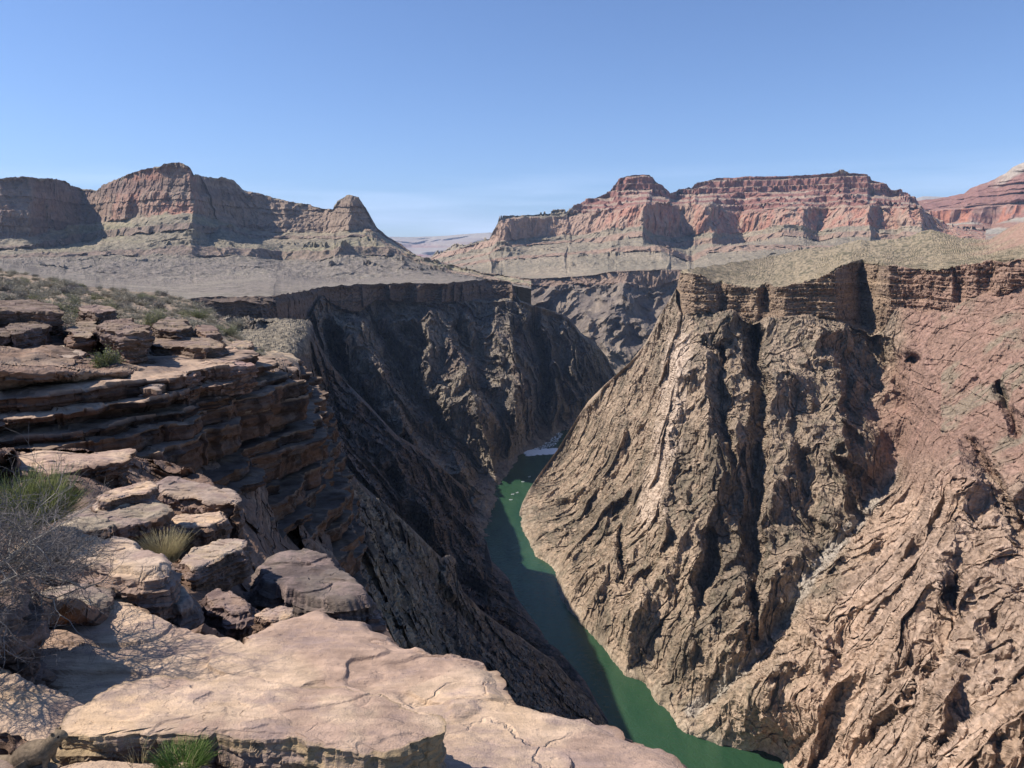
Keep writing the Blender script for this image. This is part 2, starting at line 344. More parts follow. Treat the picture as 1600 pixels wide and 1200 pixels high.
RED = (.34, .150, .098); REDD = (.235, .125, .09); TAN = (.33, .265, .19); GREY = (.225, .19, .138); OLIVE = (.275, .24, .15); SCRUB = (.19, .165, .125)
def mesa(name, rows, x0, x1, nc, nr, seed, zones, back, flute=1.0, sup=None, tal=1.0):
    """zones: (cliff list of S ranges, colour function)"""
    PX, PY, RR, S = rows_grid(rows, x0, x1, nc, nr)
    P = pos(PX, PY, RR); cliff = 0
    Q = np.stack([PX, PY, 0*PX], -1)
    Sw = S+.10*fbm(Q, 14, 3, seed)
    for a, b in zones['cliff']: cliff = np.maximum(cliff, sst(Sw, a-.06, a+.05)*(1-sst(Sw, b-.05, b+.06)))
    band = 0
    for a, b in zones.get('ledge', []): band = np.maximum(band, sst(Sw, a-.05, a+.05)*(1-sst(Sw, b-.05, b+.05)))
    slope = 1-np.maximum(cliff, band)
    big = ridged(P, (330, 330, 1500), 4, seed+1)
    d = cliff*flute*(-95*(big-.45)-17*(ridged(P, (70, 70, 420), 4, seed+2)-.4)-9*fbm(P, (14, 14, 40), 3, seed+8))
    # gullied talus: ribs that run down the slope
    gul = ridged(P, (260, 260, 900), 5, seed+3)
    d = d-slope*tal*sst(S, .2, 1.2)*(42*(gul-.4)+9*(ridged(P, (45, 45, 60), 4, seed+12)-.4))
    d = d-slope*sst(S, 1, 1.5)*(1-sst(S, zones['floor']-.4, zones['floor']))*17*(ridged(P+np.stack([25*fbm(P, 200, 3, seed+60)]*3, -1), (70, 900, 900), 3, seed+61)-.4)
    d = d-band*(30*(ridged(P, (90, 90, 300), 3, seed+4)-.4)+10)
    st = strata(P[..., 2], P, 34, seed+5, .12, .35)
    if sup:
        w = sst(Sw, sup[0]-.05, sup[0]+.05)*(1-sst(Sw, sup[1]-.05, sup[1]))
        d = d-w*42*(st-.5)
    d = d-slope*tal*14*(strata(P[..., 2], P, 22, seed+6, .15)-.5)*sst(fbm(P, 500, 2, seed+33), -.15, .25)*sst(S, 1.2, 2.2)*(1-sst(S, zones['floor']-.6, zones['floor']))
    bs = blocks(P, 26, 90, seed+70, .15, .75); d = d-cliff*26*(bs-.5)
    d = d*np.where(S > zones['floor'], .08, 1)
    P = disp_ray(P, d)
    P, _, _ = terrace(P, 30, seed+30, np.clip(slope*sst(fbm(P, 420, 3, seed+34), -.1, .15), 0, 1)*.85*(1-sst(S, zones['floor']-.7, zones['floor']-.1))*sst(S, .9, 1.2), tread=.72, lim=1.7, bw=700)
    P[..., 2] += (6*fbm(P, 90, 4, seed+7)+3*fbm(P, 18, 3, seed+9))*np.where(S > zones['floor'], .5, 1)*sst(RR, 1200, 2600)
    c = zones['col'](P, S, Sw, st, cliff, band, big, PX, PY)
    return finish(name, P, M_mesa, c, back=back)

# --- left butte, its talus and the platform in front
def left_butte():
    T = [(-220,290,3500),(-120,286,3300),(0,279,3150),(50,276,3180),(80,280,3300),(100,282,3420),(112,290,3500),(128,297,3560),(150,297,3480),(160,290,3400),(200,272,3250),(225,265,3160),(250,260,3100),(257,256,3090),(285,256,3060),(297,262,3050),(303,272,3080),(315,275,3250),(350,278,3400),(365,282,3450),(380,297,3500),(400,302,3520),(440,312,3540),(480,318,3500),(505,326,3440),(520,327,3350),(527,315,3280),(545,304,3240),(560,307,3240),(570,322,3260),(584,348,3290),(590,357,3300),(605,369,3310),(620,378,3300),(640,392,3250),(660,403,3200),(700,413,3050),(760,427,2700),(830,436,2500)]
    foot = [(-220,385,3380),(-120,378,3200),(0,375,3040),(45,374,3040),(80,362,3250),(128,352,3420),(150,348,3380),(200,342,3130),(250,337,3000),(303,333,2930),(330,342,3150),(345,348,3270),(390,362,3380),(450,363,3400),(500,364,3330),(520,364,3240),(545,361,3160),(570,360,3170),(590,364,3220),(605,374,3230),(640,396,3150),(700,416,2980),(830,440,2450)]
    b1 = [(x, y+(10 if x < 60 else 14 if x < 340 else 5), r*.972) for x, y, r in foot]
    b2 = [(x, y+(14 if x < 60 else 25 if x < 340 else 9), r*.965) for x, y, r in foot]
    m1 = [(-220,400,2950),(0,398,2800),(60,396,2800),(180,392,2760),(300,385,2720),(400,388,2780),(440,392,2950),(500,392,2820),(530,386,2760),(632,385,2850),(650,402,2850),(700,419,2800),(830,443,2400)]
    m2 = [(x, y+(6 if x < 250 else 14 if x < 640 else 3), r*.985) for x, y, r in m1]
    tf = [(-220,404,2500),(0,408,2450),(60,420,2350),(120,428,2280),(190,435,2220),(280,438,2180),(345,431,2280),(420,428,2330),(480,434,2260),(540,437,2200),(640,432,2280),(700,431,2350),(760,436,2200),(830,447,2100)]
    pe = [(-220,470,620),(0,472,640),(300,466,1050),(430,463,1090),(460,458,1230),(505,449,1440),(600,444,1620),(700,443,1680),(760,437,1900),(800,441,1900),(830,450,1900)]
    pe = [(x, y+.5, r*1.0) for x, y, r in pe]
    def colf(P, S, Sw, st, cliff, band, big, PX, PY):
        c = np.zeros(P.shape)+GREY
        n = fbm(P, (300, 300, 80), 4, 21); n2 = fbm(P, (60, 60, 400), 4, 22)
        c = cmix(c, OLIVE, sst(n, -.2, .4)*.8)
        c = cmix(c, TAN, sst(fbm(P, (500, 500, 50), 3, 23), 0, .5)*.55)
        red = cliff*np.clip(.55+n2*1.2, 0, 1); c = cmix(c, (.27, .20, .15), cliff)
        c = cmix(c, (.34, .165, .115), red*sst(PX, 120, 230)*(1-sst(PX, 290, 330))); c = cmix(c, (.27, .165, .125), red*.6*(1-sst(PX, 100, 200)))
        c = cmix(c, (.23, .165, .13), band*.85)
        c = cmix(c, (.17, .12, .095), st*cliff*.7)
        c = cmix(c, (.215, .18, .148), sst(S, 4.6, 5.4))
        spk = fbm(P, (11, 11, 11), 2, 31); c = cmix(c, (.09, .085, .06), sst(spk, .1, .45)*.6*sst(S, 1, 2)); c = cmix(c, (.26, .225, .175), sst(fbm(P, (160, 160, 60), 4, 32), .1, .4)*.5*sst(S, 5.5, 6))
        return c
    mesa('left_butte_hills', [T, foot, b1, b2, m1, m2, tf, pe], -220, 830, 1500, 330, 40,
         dict(cliff=[(0.03, 1)], ledge=[(2, 3), (4, 5)], floor=6, col=colf), (1500, 500, 8), flute=.85)
left_butte()

# --- banded red mesa on the right, its talus and the far inner gorge below it
def right_mesa():
    T = [(640,416,5400),(660,408,5400),(683,396,5400),(700,389,5300),(720,383,5200),(750,377,5000),(765,373,4700),(770,362,4450),(776,352,4330),(783,340,4300),(789,337,4300),(830,336,4480),(885,332,4560),(890,326,4700),(925,312,4900),(952,301,4950),(960,290,4980),(966,281,5000),(980,275,5000),(995,273,5000),(1015,273,5000),(1025,284,5000),(1045,298,5000),(1048,303,5050),(1060,297,5300),(1076,292,5400),(1080,294,5400),(1086,287,5400),(1120,279,5400),(1160,276,5400),(1230,275,5400),(1300,271,5350),(1311,267,5350),(1318,265,5350),(1328,271,5350),(1355,272,5350),(1362,282,5380),(1382,286,5400),(1393,296,5400),(1420,303,5400),(1428,312,5400),(1445,328,5300),(1480,352,5200),(1540,360,5200)]
    sx = lambda f: [(x, y+f*(328-y) if 885 < x < 1440 else y+2.0*f, r-250*f if 885 < x < 1440 else r-10*f) for x, y, r in T]
    s1 = [(x, min(y+9, 330) if 950 < x < 1420 else y+1, r-20) for x, y, r in T]; s2 = sx(.45); 
    rt = [(640,419,5350),(683,398,5300),(765,375,4650),(776,354,4310),(783,342,4280),(890,338,4480),(920,336,4420),(950,331,4330),(985,324,4230),(1007,318,4150),(1030,319,4350),(1065,320,4600),(1090,319,4560),(1110,321,4520),(1125,328,4700),(1160,335,4850),(1175,333,4700),(1200,330,4650),(1228,327,4600),(1255,327,4600),(1290,327,4800),(1320,325,4620),(1362,325,4560),(1375,326,4700),(1400,326,4700),(1410,326,4550),(1438,326,4500),(1445,331,4620),(1480,354,4800),(1540,364,4800)]
    rf = [(640,422,5300),(683,404,5200),(765,386,4560),(776,380,4250),(783,377,4210),(833,371,4380),(890,368,4380),(940,362,4260),(985,356,4130),(1003,353,4060),(1018,366,4220),(1050,372,4450),(1075,368,4520),(1110,364,4420),(1125,368,4560),(1165,363,4720),(1200,358,4540),(1228,352,4480),(1255,355,4480),(1280,361,4640),(1310,354,4520),(1362,353,4450),(1375,358,4560),(1400,359,4560),(1410,353,4440),(1440,355,4380),(1460,370,4500),(1540,378,4500)]
    b1 = [(x, y+8, r*.985) for x, y, r in rf]
    b2 = [(x, y+(16 if 900 < x < 1480 else 11), r*.975) for x, y, r in rf]
    m1 = [(640,430,4400),(700,415,4300),(765,405,4000),(840,398,3950),(920,392,3900),(960,386,3820),(1035,383,3750),(1080,400,3850),(1110,386,3900),(1165,382,3850),(1260,384,3900),(1540,392,3900)]
    m2 = [(x, y+(9 if 930 < x < 1200 else 4), r*.985) for x, y, r in m1]
    tf = [(640,436,3500),(700,430,3500),(760,434,3450),(800,433,3400),(900,430,3300),(950,424,3300),(1000,422,3280),(1060,419,3250),(1200,415,3200),(1540,415,3200)]
    pe = [(640,440,3200),(760,437,3150),(800,436,3120),(850,435,3120),(900,432,3060),(925,430,3040),(950,425,3010),(975,423,2980),(1030,422,3000),(1060,421,3020),(1540,421,3000)]
    tp = [(640,458,3170),(780,440,3120),(850,447,3070),(905,443,3000),(925,447,2980),(950,446,2960),(975,441,2940),(1022,450,3000),(1060,436,2990),(1540,438,2980)]
    lo = [(640,620,2600),(820,605,2600),(900,605,2560),(960,605,2540),(1010,605,2540),(1060,605,2540),(1540,605,2540)]
    def colf(P, S, Sw, st, cliff, band, big, PX, PY):
        c = np.zeros(P.shape)+GREY; n = fbm(P, (300, 300, 80), 4, 61); n2 = fbm(P, (50, 50, 500), 4, 62)
        c = cmix(c, TAN, sst(n, -.3, .5)*.6)
        sup = (1-sst(Sw, 2.9, 3.05))*sst(PX, 880, 920)
        c = cmix(c, cmix(np.zeros(P.shape)+(.335, .245, .18), (.235, .115, .09), st), sup)
        c = cmix(c, (.34, .30, .23), sup*sst(n, .35, .6)*.5)
        c = cmix(c, (.33, .225, .165), cliff*(Sw > 2.9)); c = cmix(c, (.345, .170, .12), cliff*np.clip(.35+n2*1.5, 0, 1)*(Sw > 2.9)*sst(PX, 900, 980))
        c = cmix(c, (.29, .19, .14), band*.8*(Sw < 8.5))
        c = cmix(c, (.155, .125, .105), sst(Sw, 9.95, 10.05)); c = cmix(c, (.23, .16, .12), sst(Sw, 8.95, 9.02)*(1-sst(Sw, 9.95, 10.05)))
        c = cmix(c, (.25, .20, .155), sst(Sw, 10.02, 10.08)*sst(fbm(P, (80, 80, 160), 4, 66), .0, .35)*.8)
        spk = fbm(P, (13, 13, 13), 2, 31); c = cmix(c, (.10, .09, .07), sst(spk, .2, .5)*.35*(S > 4))
        cap = np.exp(-((PX-1318)/14)**2)*(PY < 272); return cmix(c, (.45, .40, .33), cap)
    PXs = None
    rows = [T, s1, s2, rt, rf, b1, b2, m1, m2, tf, pe, tp, lo]
    # S index: 0-3 red bedded slopes, 3-4 the red wall, 5-6 and 7-8 ledges, 9 talus foot, 10-11 rim cliff, 11-12 dark inner gorge
    def colf2(P, S, Sw, st, cliff, band, big, PX, PY):
        return colf(P, np.where(S > 4, S, S), Sw, st, cliff, band, big, PX, PY)
    o = mesa_gorge('right_mesa_hills', rows, 640, 1540, 1500, 480, 70,
         dict(cliff=[(0.0, .95), (3, 4), (10, 11)], ledge=[(5, 6), (7, 8)], floor=99, col=colf3(colf)), (1800, 600, 8))
def colf3(f):
    def g(P, S, Sw, st, cliff, band, big, PX, PY):
        # the bare function counts the rim cliff from 9
        S2 = np.where(S > 9, S-1, S); Sw2 = np.where(Sw > 9, Sw-1, Sw)
        return f(P, S2, Sw2, st, cliff, band, big, PX, PY)
    return g
def mesa_gorge(name, rows, x0, x1, nc, nr, seed, zones, back):
    PX, PY, RR, S = rows_grid(rows, x0, x1, nc, nr)
    P = pos(PX, PY, RR); Q = np.stack([PX, PY, 0*PX], -1); Sw = S+.10*fbm(Q, 14, 3, seed)
    def win(a, b): return sst(Sw, a-.06, a+.05)*(1-sst(Sw, b-.05, b+.06))
    cliff = np.max([win(a, b) for a, b in zones['cliff']], 0); band = np.max([win(a, b) for a, b in zones['ledge']], 0)
    slope = np.clip(1-cliff-band, 0, 1)
    big = ridged(P, (420, 420, 1800), 4, seed+1)
    d = cliff*(-60*(big-.45)-34*(ridged(P, (90, 90, 500), 4, seed+2)-.4)-9*fbm(P, (16, 16, 40), 3, seed+8))
    up = 1-sst(S, 2.7, 3.05)
    st = strata(P[..., 2], P, 42, seed+5, .08, .3)
    d = d*np.where(S < 2, .5, 1)-up*(14*(st-.5)+55*(ridged(P, (240, 240, 1500), 4, seed+11)-.4)+22*(ridged(P, (60, 60, 200), 3, seed+14)-.4))*sst(S, .0, .5)
    tal = slope*(1-up)*(1-sst(S, 8.3, 9.2))
    d = d-tal*(55*(ridged(P, (300, 300, 1200), 5, seed+3)-.4)+10*(ridged(P, (50, 50, 80), 4, seed+12)-.4))
    d = d-tal*20*(ridged(P+np.stack([25*fbm(P, 200, 3, seed+60)]*3, -1), (85, 1100, 1100), 3, seed+61)-.4)
    d = d-tal*12*(strata(P[..., 2], P, 22, seed+6, .15)-.5)
    d = d-band*(34*(ridged(P, (90, 90, 300), 3, seed+4)-.4)+10)
    g = sst(S, 10.9, 11.1)
    gfade = sst(P[..., 2], RIV, RIV+80)
    d = d-g*gfade*(170*(ridged(P, (260, 260, 600), 5, seed+20)-.4)+50*(ridged(P, (80, 80, 170), 4, seed+21)-.4))
    d = d*np.where((S > 8.9) & (S < 10), .1, 1)
    P = disp_ray(P, d)
    P, tf1, _ = terrace(P, 46, seed+30, up*sst(S, .05, .5), tread=.55, lim=1.7, bw=1500, wob=.15)
    st = np.where(up > .5, sst(tf1, .0, .06)*(1-sst(tf1, .40, .48)), st)
    P, _, _ = terrace(P, 26, seed+31, tal*.8*sst(fbm(P, 420, 3, seed+34), -.05, .2), tread=.72, lim=1.7, bw=700)
    P[..., 2] += (5*fbm(P, 90, 4, seed+7)+3*fbm(P, 20, 3, seed+9))*sst(np.abs(S-9.5), .4, 1)
    return finish(name, P, M_mesa, zones['col'](P, S, Sw, st, cliff, band, big, PX, PY), back=back)
right_mesa()

# --- the next mesa beyond, at the right edge of the view
def far_mesa():
    T = [(1370,340,7200),(1400,326,7100),(1430,314,7000),(1480,308,6900),(1506,303,6800),(1516,295,6780),(1530,289,6750),(1555,280,6700),(1570,272,6650),(1582,262,6600),(1600,252,6600),(1660,222,6600),(1800,190,6600),(1900,200,6600),(2000,240,6700)]
    a = [(x, y+(6 if x < 1550 else 18), r-100) for x, y, r in T]
    b = [(1370,345,6900),(1430,330,6500),(1480,328,6300),(1600,318,6200),(1800,312,6200)]
    c_ = [(1370,350,6800),(1430,346,6450),(1470,350,6350),(1520,346,6150),(1545,352,6250),(1600,338,6050),(1800,330,6000)]
    d = [(1370,360,6500),(1480,364,6100),(1600,358,5800),(1800,352,5700)]
    e = [(1370,400,4800),(1800,400,4800)]
    PX, PY, RR, S = rows_grid([T, a, b, c_, d, e], 1370, 2000, 760, 150)
    P = pos(PX, PY, RR); st = strata(P[..., 2], P, 60, 91, .1, .3)
    w = sst(S, .3, 1)*(1-sst(S, 1.9, 2.1)); cl = sst(S, 1.95, 2.1)*(1-sst(S, 2.9, 3.05))
    P = disp_ray(P, -w*80*(st-.5)-cl*170*(ridged(P, (400, 400, 2000), 4, 92)-.4)-sst(S, 0, 1)*60*(ridged(P, (250, 250, 900), 5, 93)-.4)-sst(S, 3, 3.2)*30*(st-.5))
    P[..., 2] += 9*fbm(P, 120, 4, 94)
    c = cmix(np.zeros(P.shape)+(.29, .18, .14), (.235, .125, .10), st)
    c = cmix(c, (.37, .31, .25), (1-sst(S, .7, 1.05))*sst(PX, 1540, 1580)); c = cmix(c, (.36, .16, .105), cl*sst(fbm(P, (90, 90, 600), 3, 95), -.2, .3))
    c = cmix(c, cmix(np.zeros(P.shape)+(.30, .27, .22), (.26, .15, .11), st), sst(S, 2.95, 3.1))
    finish('far_mesa_hills', P, M_mesa, c, back=(2500, 900, 6))
far_mesa()
# ------------------------------------------------------------------ the inner gorge
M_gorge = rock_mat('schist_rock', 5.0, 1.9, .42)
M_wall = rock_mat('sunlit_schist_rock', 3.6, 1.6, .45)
SCH = (.20, .165, .128); SCHD = (.10, .084, .07); SCHR = (.27, .19, .14); PINK = (.36, .25, .185)  # schist is dark; SCH and SCHD also lowered to deepen the gorge shadows
def grid(top, bot, x0, x1, nc, nr):
    u = np.linspace(x0, x1, nc); v = np.linspace(0, 1, nr)[:, None]
    t = poly(top)(u)[None]; b = np.maximum(poly(bot)(u)[None], t+1)
    return np.repeat(u[None], nr, 0), b+(t-b)*v
def bank(pts):                  # bank points sit exactly at water level
    return [(x, y, float(rz(x, y, RIV))) for x, y in pts]
def bed(pts, k=1.03):           # under the water
    return [(x, y, float(rz(x, y, RIV))*k) for x, y in pts]
def schist(P, big=60, mid=18, fine=5, seed=100, tilt=0.0, w=1.0, sc=1.0):
    """rugged crystalline rock: ribs and gullies broken by joints; less movement next to the water"""
    fade = sst(P[..., 2], RIV+1, RIV+34)
    Q = P.copy(); Q[..., 0] = P[..., 0]+tilt*P[..., 2]
    Q = Q+np.stack([fbm(P, 110*sc, 3, seed+30), fbm(P, 110*sc, 3, seed+31), fbm(P, 110*sc, 3, seed+32)], -1)*20*sc
    P = disp_ray(P, -w*fade*(big*(ridged(Q, (130*sc, 130*sc, 300*sc), 3, seed)-.42)))
    Q = P.copy(); Q[..., 0] += tilt*P[..., 2]
    Q = Q+np.stack([fbm(P, 36*sc, 3, seed+33), fbm(P, 36*sc, 3, seed+34), 0*w*P[..., 0]], -1)*4.5*sc
    P = disp_ray(P, -w*mid*(.3+.7*fade)*((ridged(Q, (40*sc, 40*sc, 170*sc), 4, seed+1)-.4)+.35*(jointed(P, 17*sc, 60*sc, seed+40, .15, .1)-.5)))
    P = disp_ray(P, w*fade*fine*(.75*np.clip(1-np.abs(perlin(Q, (46*sc, 46*sc, 300*sc), seed+50))/.05, 0, 1)+.4*np.clip(1-np.abs(perlin(Q, (21*sc, 21*sc, 110*sc), seed+51))/.06, 0, 1)))
    n = blur(normals(P), 8); Q = P.copy(); Q[..., 0] += tilt*P[..., 2]; f2 = .4+.6*fade
    d = fine*.42*(jointed(P, 8*sc, 22*sc, seed+41, -.2, .3)-.5)+fine*.58*(ridged(Q, (10*sc, 10*sc, 40*sc), 4, seed+2)-.4)+fine*.16*(jointed(P, 3.2*sc, 4.6*sc, seed+43, .3, .1)-.5)
    return P+n*(d*w*f2)[..., None]
# --- centre: rim cliff above the dark schist on the far left side of the river
def centre_gorge():
    top = [(290,468),(300,466),(430,463),(460,458),(505,449),(600,444),(700,443),(760,437),(780,438),(800,442),(803,455),(812,470),(832,477),(850,482),(874,489),(890,498),(904,517),(930,536),(949,559),(962,586),(968,604)]
    topr = [(290,1040),(430,1090),(460,1230),(505,1440),(600,1620),(700,1680),(760,1900),(800,1900),(812,1880),(832,1900),(874,1980),(904,2020),(930,2060),(962,2080),(968,2100)]
    foot = [(290,498),(380,500),(440,502),(485,500),(497,470),(505,462),(515,478),(545,490),(560,488),(590,472),(640,474),(700,474),(760,472),(800,470),(803,466),(812,475),(968,604.5)]
    bot = [(290,700),(380,800),(560,900),(700,960),(740,960),(760,960),(800,960),(840,800),(880,740),(968,735)]
    b = [(762,795),(765,775),(790,745),(800,722),(820,705),(845,697),(862,690),(875,672),(900,668)]
    pts = [(300,520,850),(380,520,900),(440,520,930),(500,490,1380),(500,560,1250),(480,650,1000),(300,700,700),(560,500,1500),(600,500,1560),(640,500,1600),(700,480,1700),(760,480,1800),(800,480,1820),
           (560,600,1230),(560,700,950),(560,800,760),(600,600,1340),(600,700,1080),(600,850,760),(640,560,1500),(660,640,1360),(680,720,1200),(690,800,1020),(700,560,1560),(740,560,1560),(760,640,1440),(745,720,1280),(750,770,1200),
           (820,560,1680),(820,640,1540),(860,560,1800),(860,640,1640),(900,600,1850),(930,600,1950),(900,540,1950),(960,600,2080),(920,640,1800),(832,485,1880),(880,505,1960)]+bank(b)+bed([(800,790),(860,740),(800,860),(900,700),(720,960),(760,900)])
    PX, PY = grid(top, bot, 290, 968, 920, 620)
    PY = PY+(1.6*fbm(np.stack([PX, 0*PX, 0*PX], -1), 22, 4, 77)-.8)*np.clip(1-(PY-PY[-1:])/30, 0, 1)
    f = tps(pts); LR = tps_fast(f, PX, PY)
    st = [ # carved gullies (+) and standing ribs (-), as fractions of distance
        ([(548,478),(590,530),(600,600),(625,660),(650,720)], 12, -.075, 1, 50), ([(700,478),(712,540),(735,600),(775,660),(800,700)], 14, -.075, 1, 62),
        ([(640,482),(650,540),(672,590)], 10, -.04, 1, 34), ([(790,480),(800,540),(812,620),(830,680)], 10, -.05, 1, 45), ([(884,492),(890,540),(905,600),(912,650)], 10, -.045, 1, 40), ([(730,640),(750,700),(772,750)], 10, -.03, 1, 36),
        ([(508,490),(520,540),(545,590),(585,640),(610,700)], 16, .10, 1.2, 34),
        ([(530,490),(560,560),(600,600),(640,680),(690,750)], 26, -.04, 1.0),
        ([(585,490),(610,540),(640,590),(665,640),(730,700),(765,755)], 20, .075, 1.2, 32),
        ([(630,500),(655,540),(660,600)], 14, .07, 1.2, 22),
        ([(668,482),(668,540),(660,600)], 24, -.05, 1.0),
        ([(700,490),(730,520),(735,545),(775,560),(800,600)], 16, .045, 1.2, 26),
        ([(735,480),(790,490),(825,500)], 16, -.02, 1),
        ([(838,482),(848,530),(856,590),(860,660)], 12, .085, 1.1, 30),
        ([(862,560),(868,600),(866,655)], 11, -.035, .9),
        ([(875,500),(880,560),(900,600),(905,640)], 12, .05, 1.1, 24),
        ([(690,700),(740,765),(770,800)], 30, -.03, 1.0),
        ([(650,640),(700,690),(735,745)], 14, -.035, 1.0),
        ([(780,560),(800,620),(815,690)], 14, -.022, 1.0)]
    LR = strokes(PX, PY, LR, st, jit=6, seed=5)
    RR = np.exp(LR)
    U1 = np.stack([PX, 0*PX, 0*PX], -1); fy = poly(foot)(PX)+3*fbm(U1, 18, 4, 8); ty = poly(top)(PX)
    te = poly(topr)(PX)
    lrf = np.exp(tps_fast(f, PX, np.clip(fy, 440, 800)))
    t = np.clip((fy-PY)/np.maximum(fy-ty, 1), 0, 1); w = ((PY < fy) & (PX < 806)).astype(float)
    # the rim cliff stands between its foot line and its edge
    edge = np.minimum(te, lrf*1.10)
    cliffr = lrf+(edge-lrf)*(.55*sst(t, 0, .12)+.15*t+.30*sst(t, .7, 1))
    RR = np.where(w > 0, cliffr, RR)
    P = pos(PX, PY, RR); isc = w*sst(t, 0.02, .12)
    P = schist(P, 105, 34, 11, 110, w=(1-isc)*sst(PY-ty, 0, 9), sc=1.25)
    stt = blocks(P, 6.5, 22, 120, .3)
    d = -isc*(38*(ridged(P, (80, 80, 500), 3, 121)-.42)*sst(PY-ty, 0, 8)+13*(stt-.5)+4*fbm(P, (9, 9, 5), 3, 122))
    P = disp_ray(P, d)
    P[..., 2] += 3*fbm(P, 30, 3, 123)*sst(P[..., 2], RIV+10, RIV+60)
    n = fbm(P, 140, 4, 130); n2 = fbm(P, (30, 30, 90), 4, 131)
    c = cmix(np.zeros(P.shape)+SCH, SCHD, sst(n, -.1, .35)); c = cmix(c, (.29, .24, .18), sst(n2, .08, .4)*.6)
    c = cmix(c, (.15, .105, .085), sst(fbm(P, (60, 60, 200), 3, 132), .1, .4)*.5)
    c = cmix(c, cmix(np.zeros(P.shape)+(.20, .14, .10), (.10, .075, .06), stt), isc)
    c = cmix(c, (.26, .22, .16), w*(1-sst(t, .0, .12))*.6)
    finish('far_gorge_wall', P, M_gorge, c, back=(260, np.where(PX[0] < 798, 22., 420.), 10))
centre_gorge()

# --- left: bench under the rim cliff, and the long shaded wall that falls from it to the water
def left_gorge():
    top = [(250,505),(340,501),(380,499),(440,499),(484,500),(488,507),(495,532),(517,570),(544,600),(574,630),(619,679),(650,698),(675,716),(712,750),(745,776),(758,792),(761,850),(768,876),(795,903),(806,932),(845,985),(870,1012),(915,1065),(935,1102),(950,1125)]
    bot = [(250,760),(380,900),(480,1050),(600,1100),(800,1180),(950,1200)]
    b = [(761,850),(795,903),(806,932),(845,985),(870,1012),(915,1065),(935,1102)]
    pts = [(250,505,980),(380,499,1000),(484,500,950),(380,552,700),(440,552,700),(462,556,700),(470,540,760),(482,520,840),(500,545,900),(300,540,740),(470,620,640),(500,640,730),(470,700,520),(520,600,900),(520,700,660),(560,640,900),(560,720,720),(600,700,860),(600,800,660),(560,850,430),
           (650,720,960),(660,800,800),(700,760,1040),(700,850,840),(740,800,1120),(740,870,920),(700,940,650),(760,940,760),(800,960,760),(840,1020,690),(780,1010,600),(880,1060,630),(640,900,560),(600,960,360),(850,1090,540),(900,1130,520),(480,800,380)]+bank(b)+bed([(790,860),(830,900),(870,960),(960,1080)])
    PX, PY = grid(top, bot, 250, 950, 860, 640)
    f = tps(pts); LR = tps_fast(f, PX, PY)
    # the bench ends in a sharp edge
    edge = [(482,500),(486,515),(470,540),(458,556),(440,560),(380,556),(250,552)]
    st = [([(600,690),(650,760),(700,830),(760,900)], 10, -.05, 1, 36), ([(640,850),(700,930),(760,990)], 8, -.03, 1, 26), ([(500,560),(560,690),(640,800),(720,900)], 34, .05, 1.0), ([(560,640),(640,760),(720,830),(790,930)], 22, -.03, 1.0),
          ([(640,740),(690,800),(745,890)], 18, .035, 1.0), ([(480,620),(520,740),(600,860)], 22, -.035, 1), ([(700,780),(740,850)], 16, -.03, 1.0)]
    LR = strokes(PX, PY, LR, st, jit=7, seed=15)
    RR = np.exp(LR); P = pos(PX, PY, RR)
    bench = sst(PY, 560, 552)*sst(PX, 492, 478); bench = (1-sst(PY, 552, 560))*(1-sst(PX, 478, 490))
    P = schist(P, 90, 34, 10, 140, tilt=.2, w=(1-bench)*sst(PY-poly(top)(PX), 0, 12)*sst(PX+PY*.2, 560, 640), sc=.95)
    rub = bench*(1-sst(PY, 552, 556))
    P[..., 2] += rub*(1.8*fbm(P, 16, 3, 150)+1.2*jointed(P, 5, 5, 151)+.8*fbm(P, 3, 2, 152))
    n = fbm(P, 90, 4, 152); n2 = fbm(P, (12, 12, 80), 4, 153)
    c = cmix(np.zeros(P.shape)+(.12, .098, .08), (.06, .052, .047), sst(n, -.1, .4)); c = cmix(c, (.17, .125, .10), sst(n2, .1, .4)*.7)  # dark schist, darkened further: the wall's shade is put into its colour
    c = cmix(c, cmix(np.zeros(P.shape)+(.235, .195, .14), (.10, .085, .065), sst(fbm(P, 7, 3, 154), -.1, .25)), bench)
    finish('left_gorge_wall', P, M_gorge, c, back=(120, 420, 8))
    # nearest spur, with a lit broken crest
    top = [(430,690),(470,695),(496,706),(515,708),(545,735),(560,752),(590,778),(615,800),(640,822),(660,842),(676,858),(690,872),(696,868),(703,866),(712,874),(716,905),(724,925),(738,938),(750,952),(770,967),(790,982),(812,994),(830,1008),(850,1022),(868,1034),(890,1060),(905,1076),(920,1092),(935,1110),(960,1150)]
    bot = [(430,1000),(520,1150),(600,1230),(960,1330)]
    pts = [(470,695,300),(500,706,310),(545,740,330),(600,790,360),(650,835,400),(700,880,450),(740,945,490),(800,990,560),(870,1038,615),(935,1110,600),(960,1150,560),
           (500,800,200),(520,900,150),(540,980,120),(600,900,250),(600,1000,165),(660,940,320),(680,1020,260),(740,1020,370),(740,1090,270),(800,1060,420),(820,1130,310),(880,1100,500),(900,1160,380),(940,1190,370),(600,1200,100),(800,1250,200),(480,950,90)]
    PX, PY = grid(top, bot, 430, 960, 700, 480); f = tps(pts); LR = tps_fast(f, PX, PY)
    LR = strokes(PX, PY, LR, [([(500,715),(560,800),(600,900)], 26, -.06, 1), ([(700,880),(705,920),(760,1000),(860,1080)], 14, -.05, .8), ([(600,800),(660,900),(740,980),(830,1060)], 20, .06, 1), ([(760,980),(830,1040),(900,1120)], 12, -.03, .8)], jit=5, seed=19)
    P = pos(PX, PY, np.exp(LR)); P = schist(P, 24, 10, 4.0, 160, tilt=.4, w=sst(PY-poly(top)(PX), 0, 16), sc=.5)
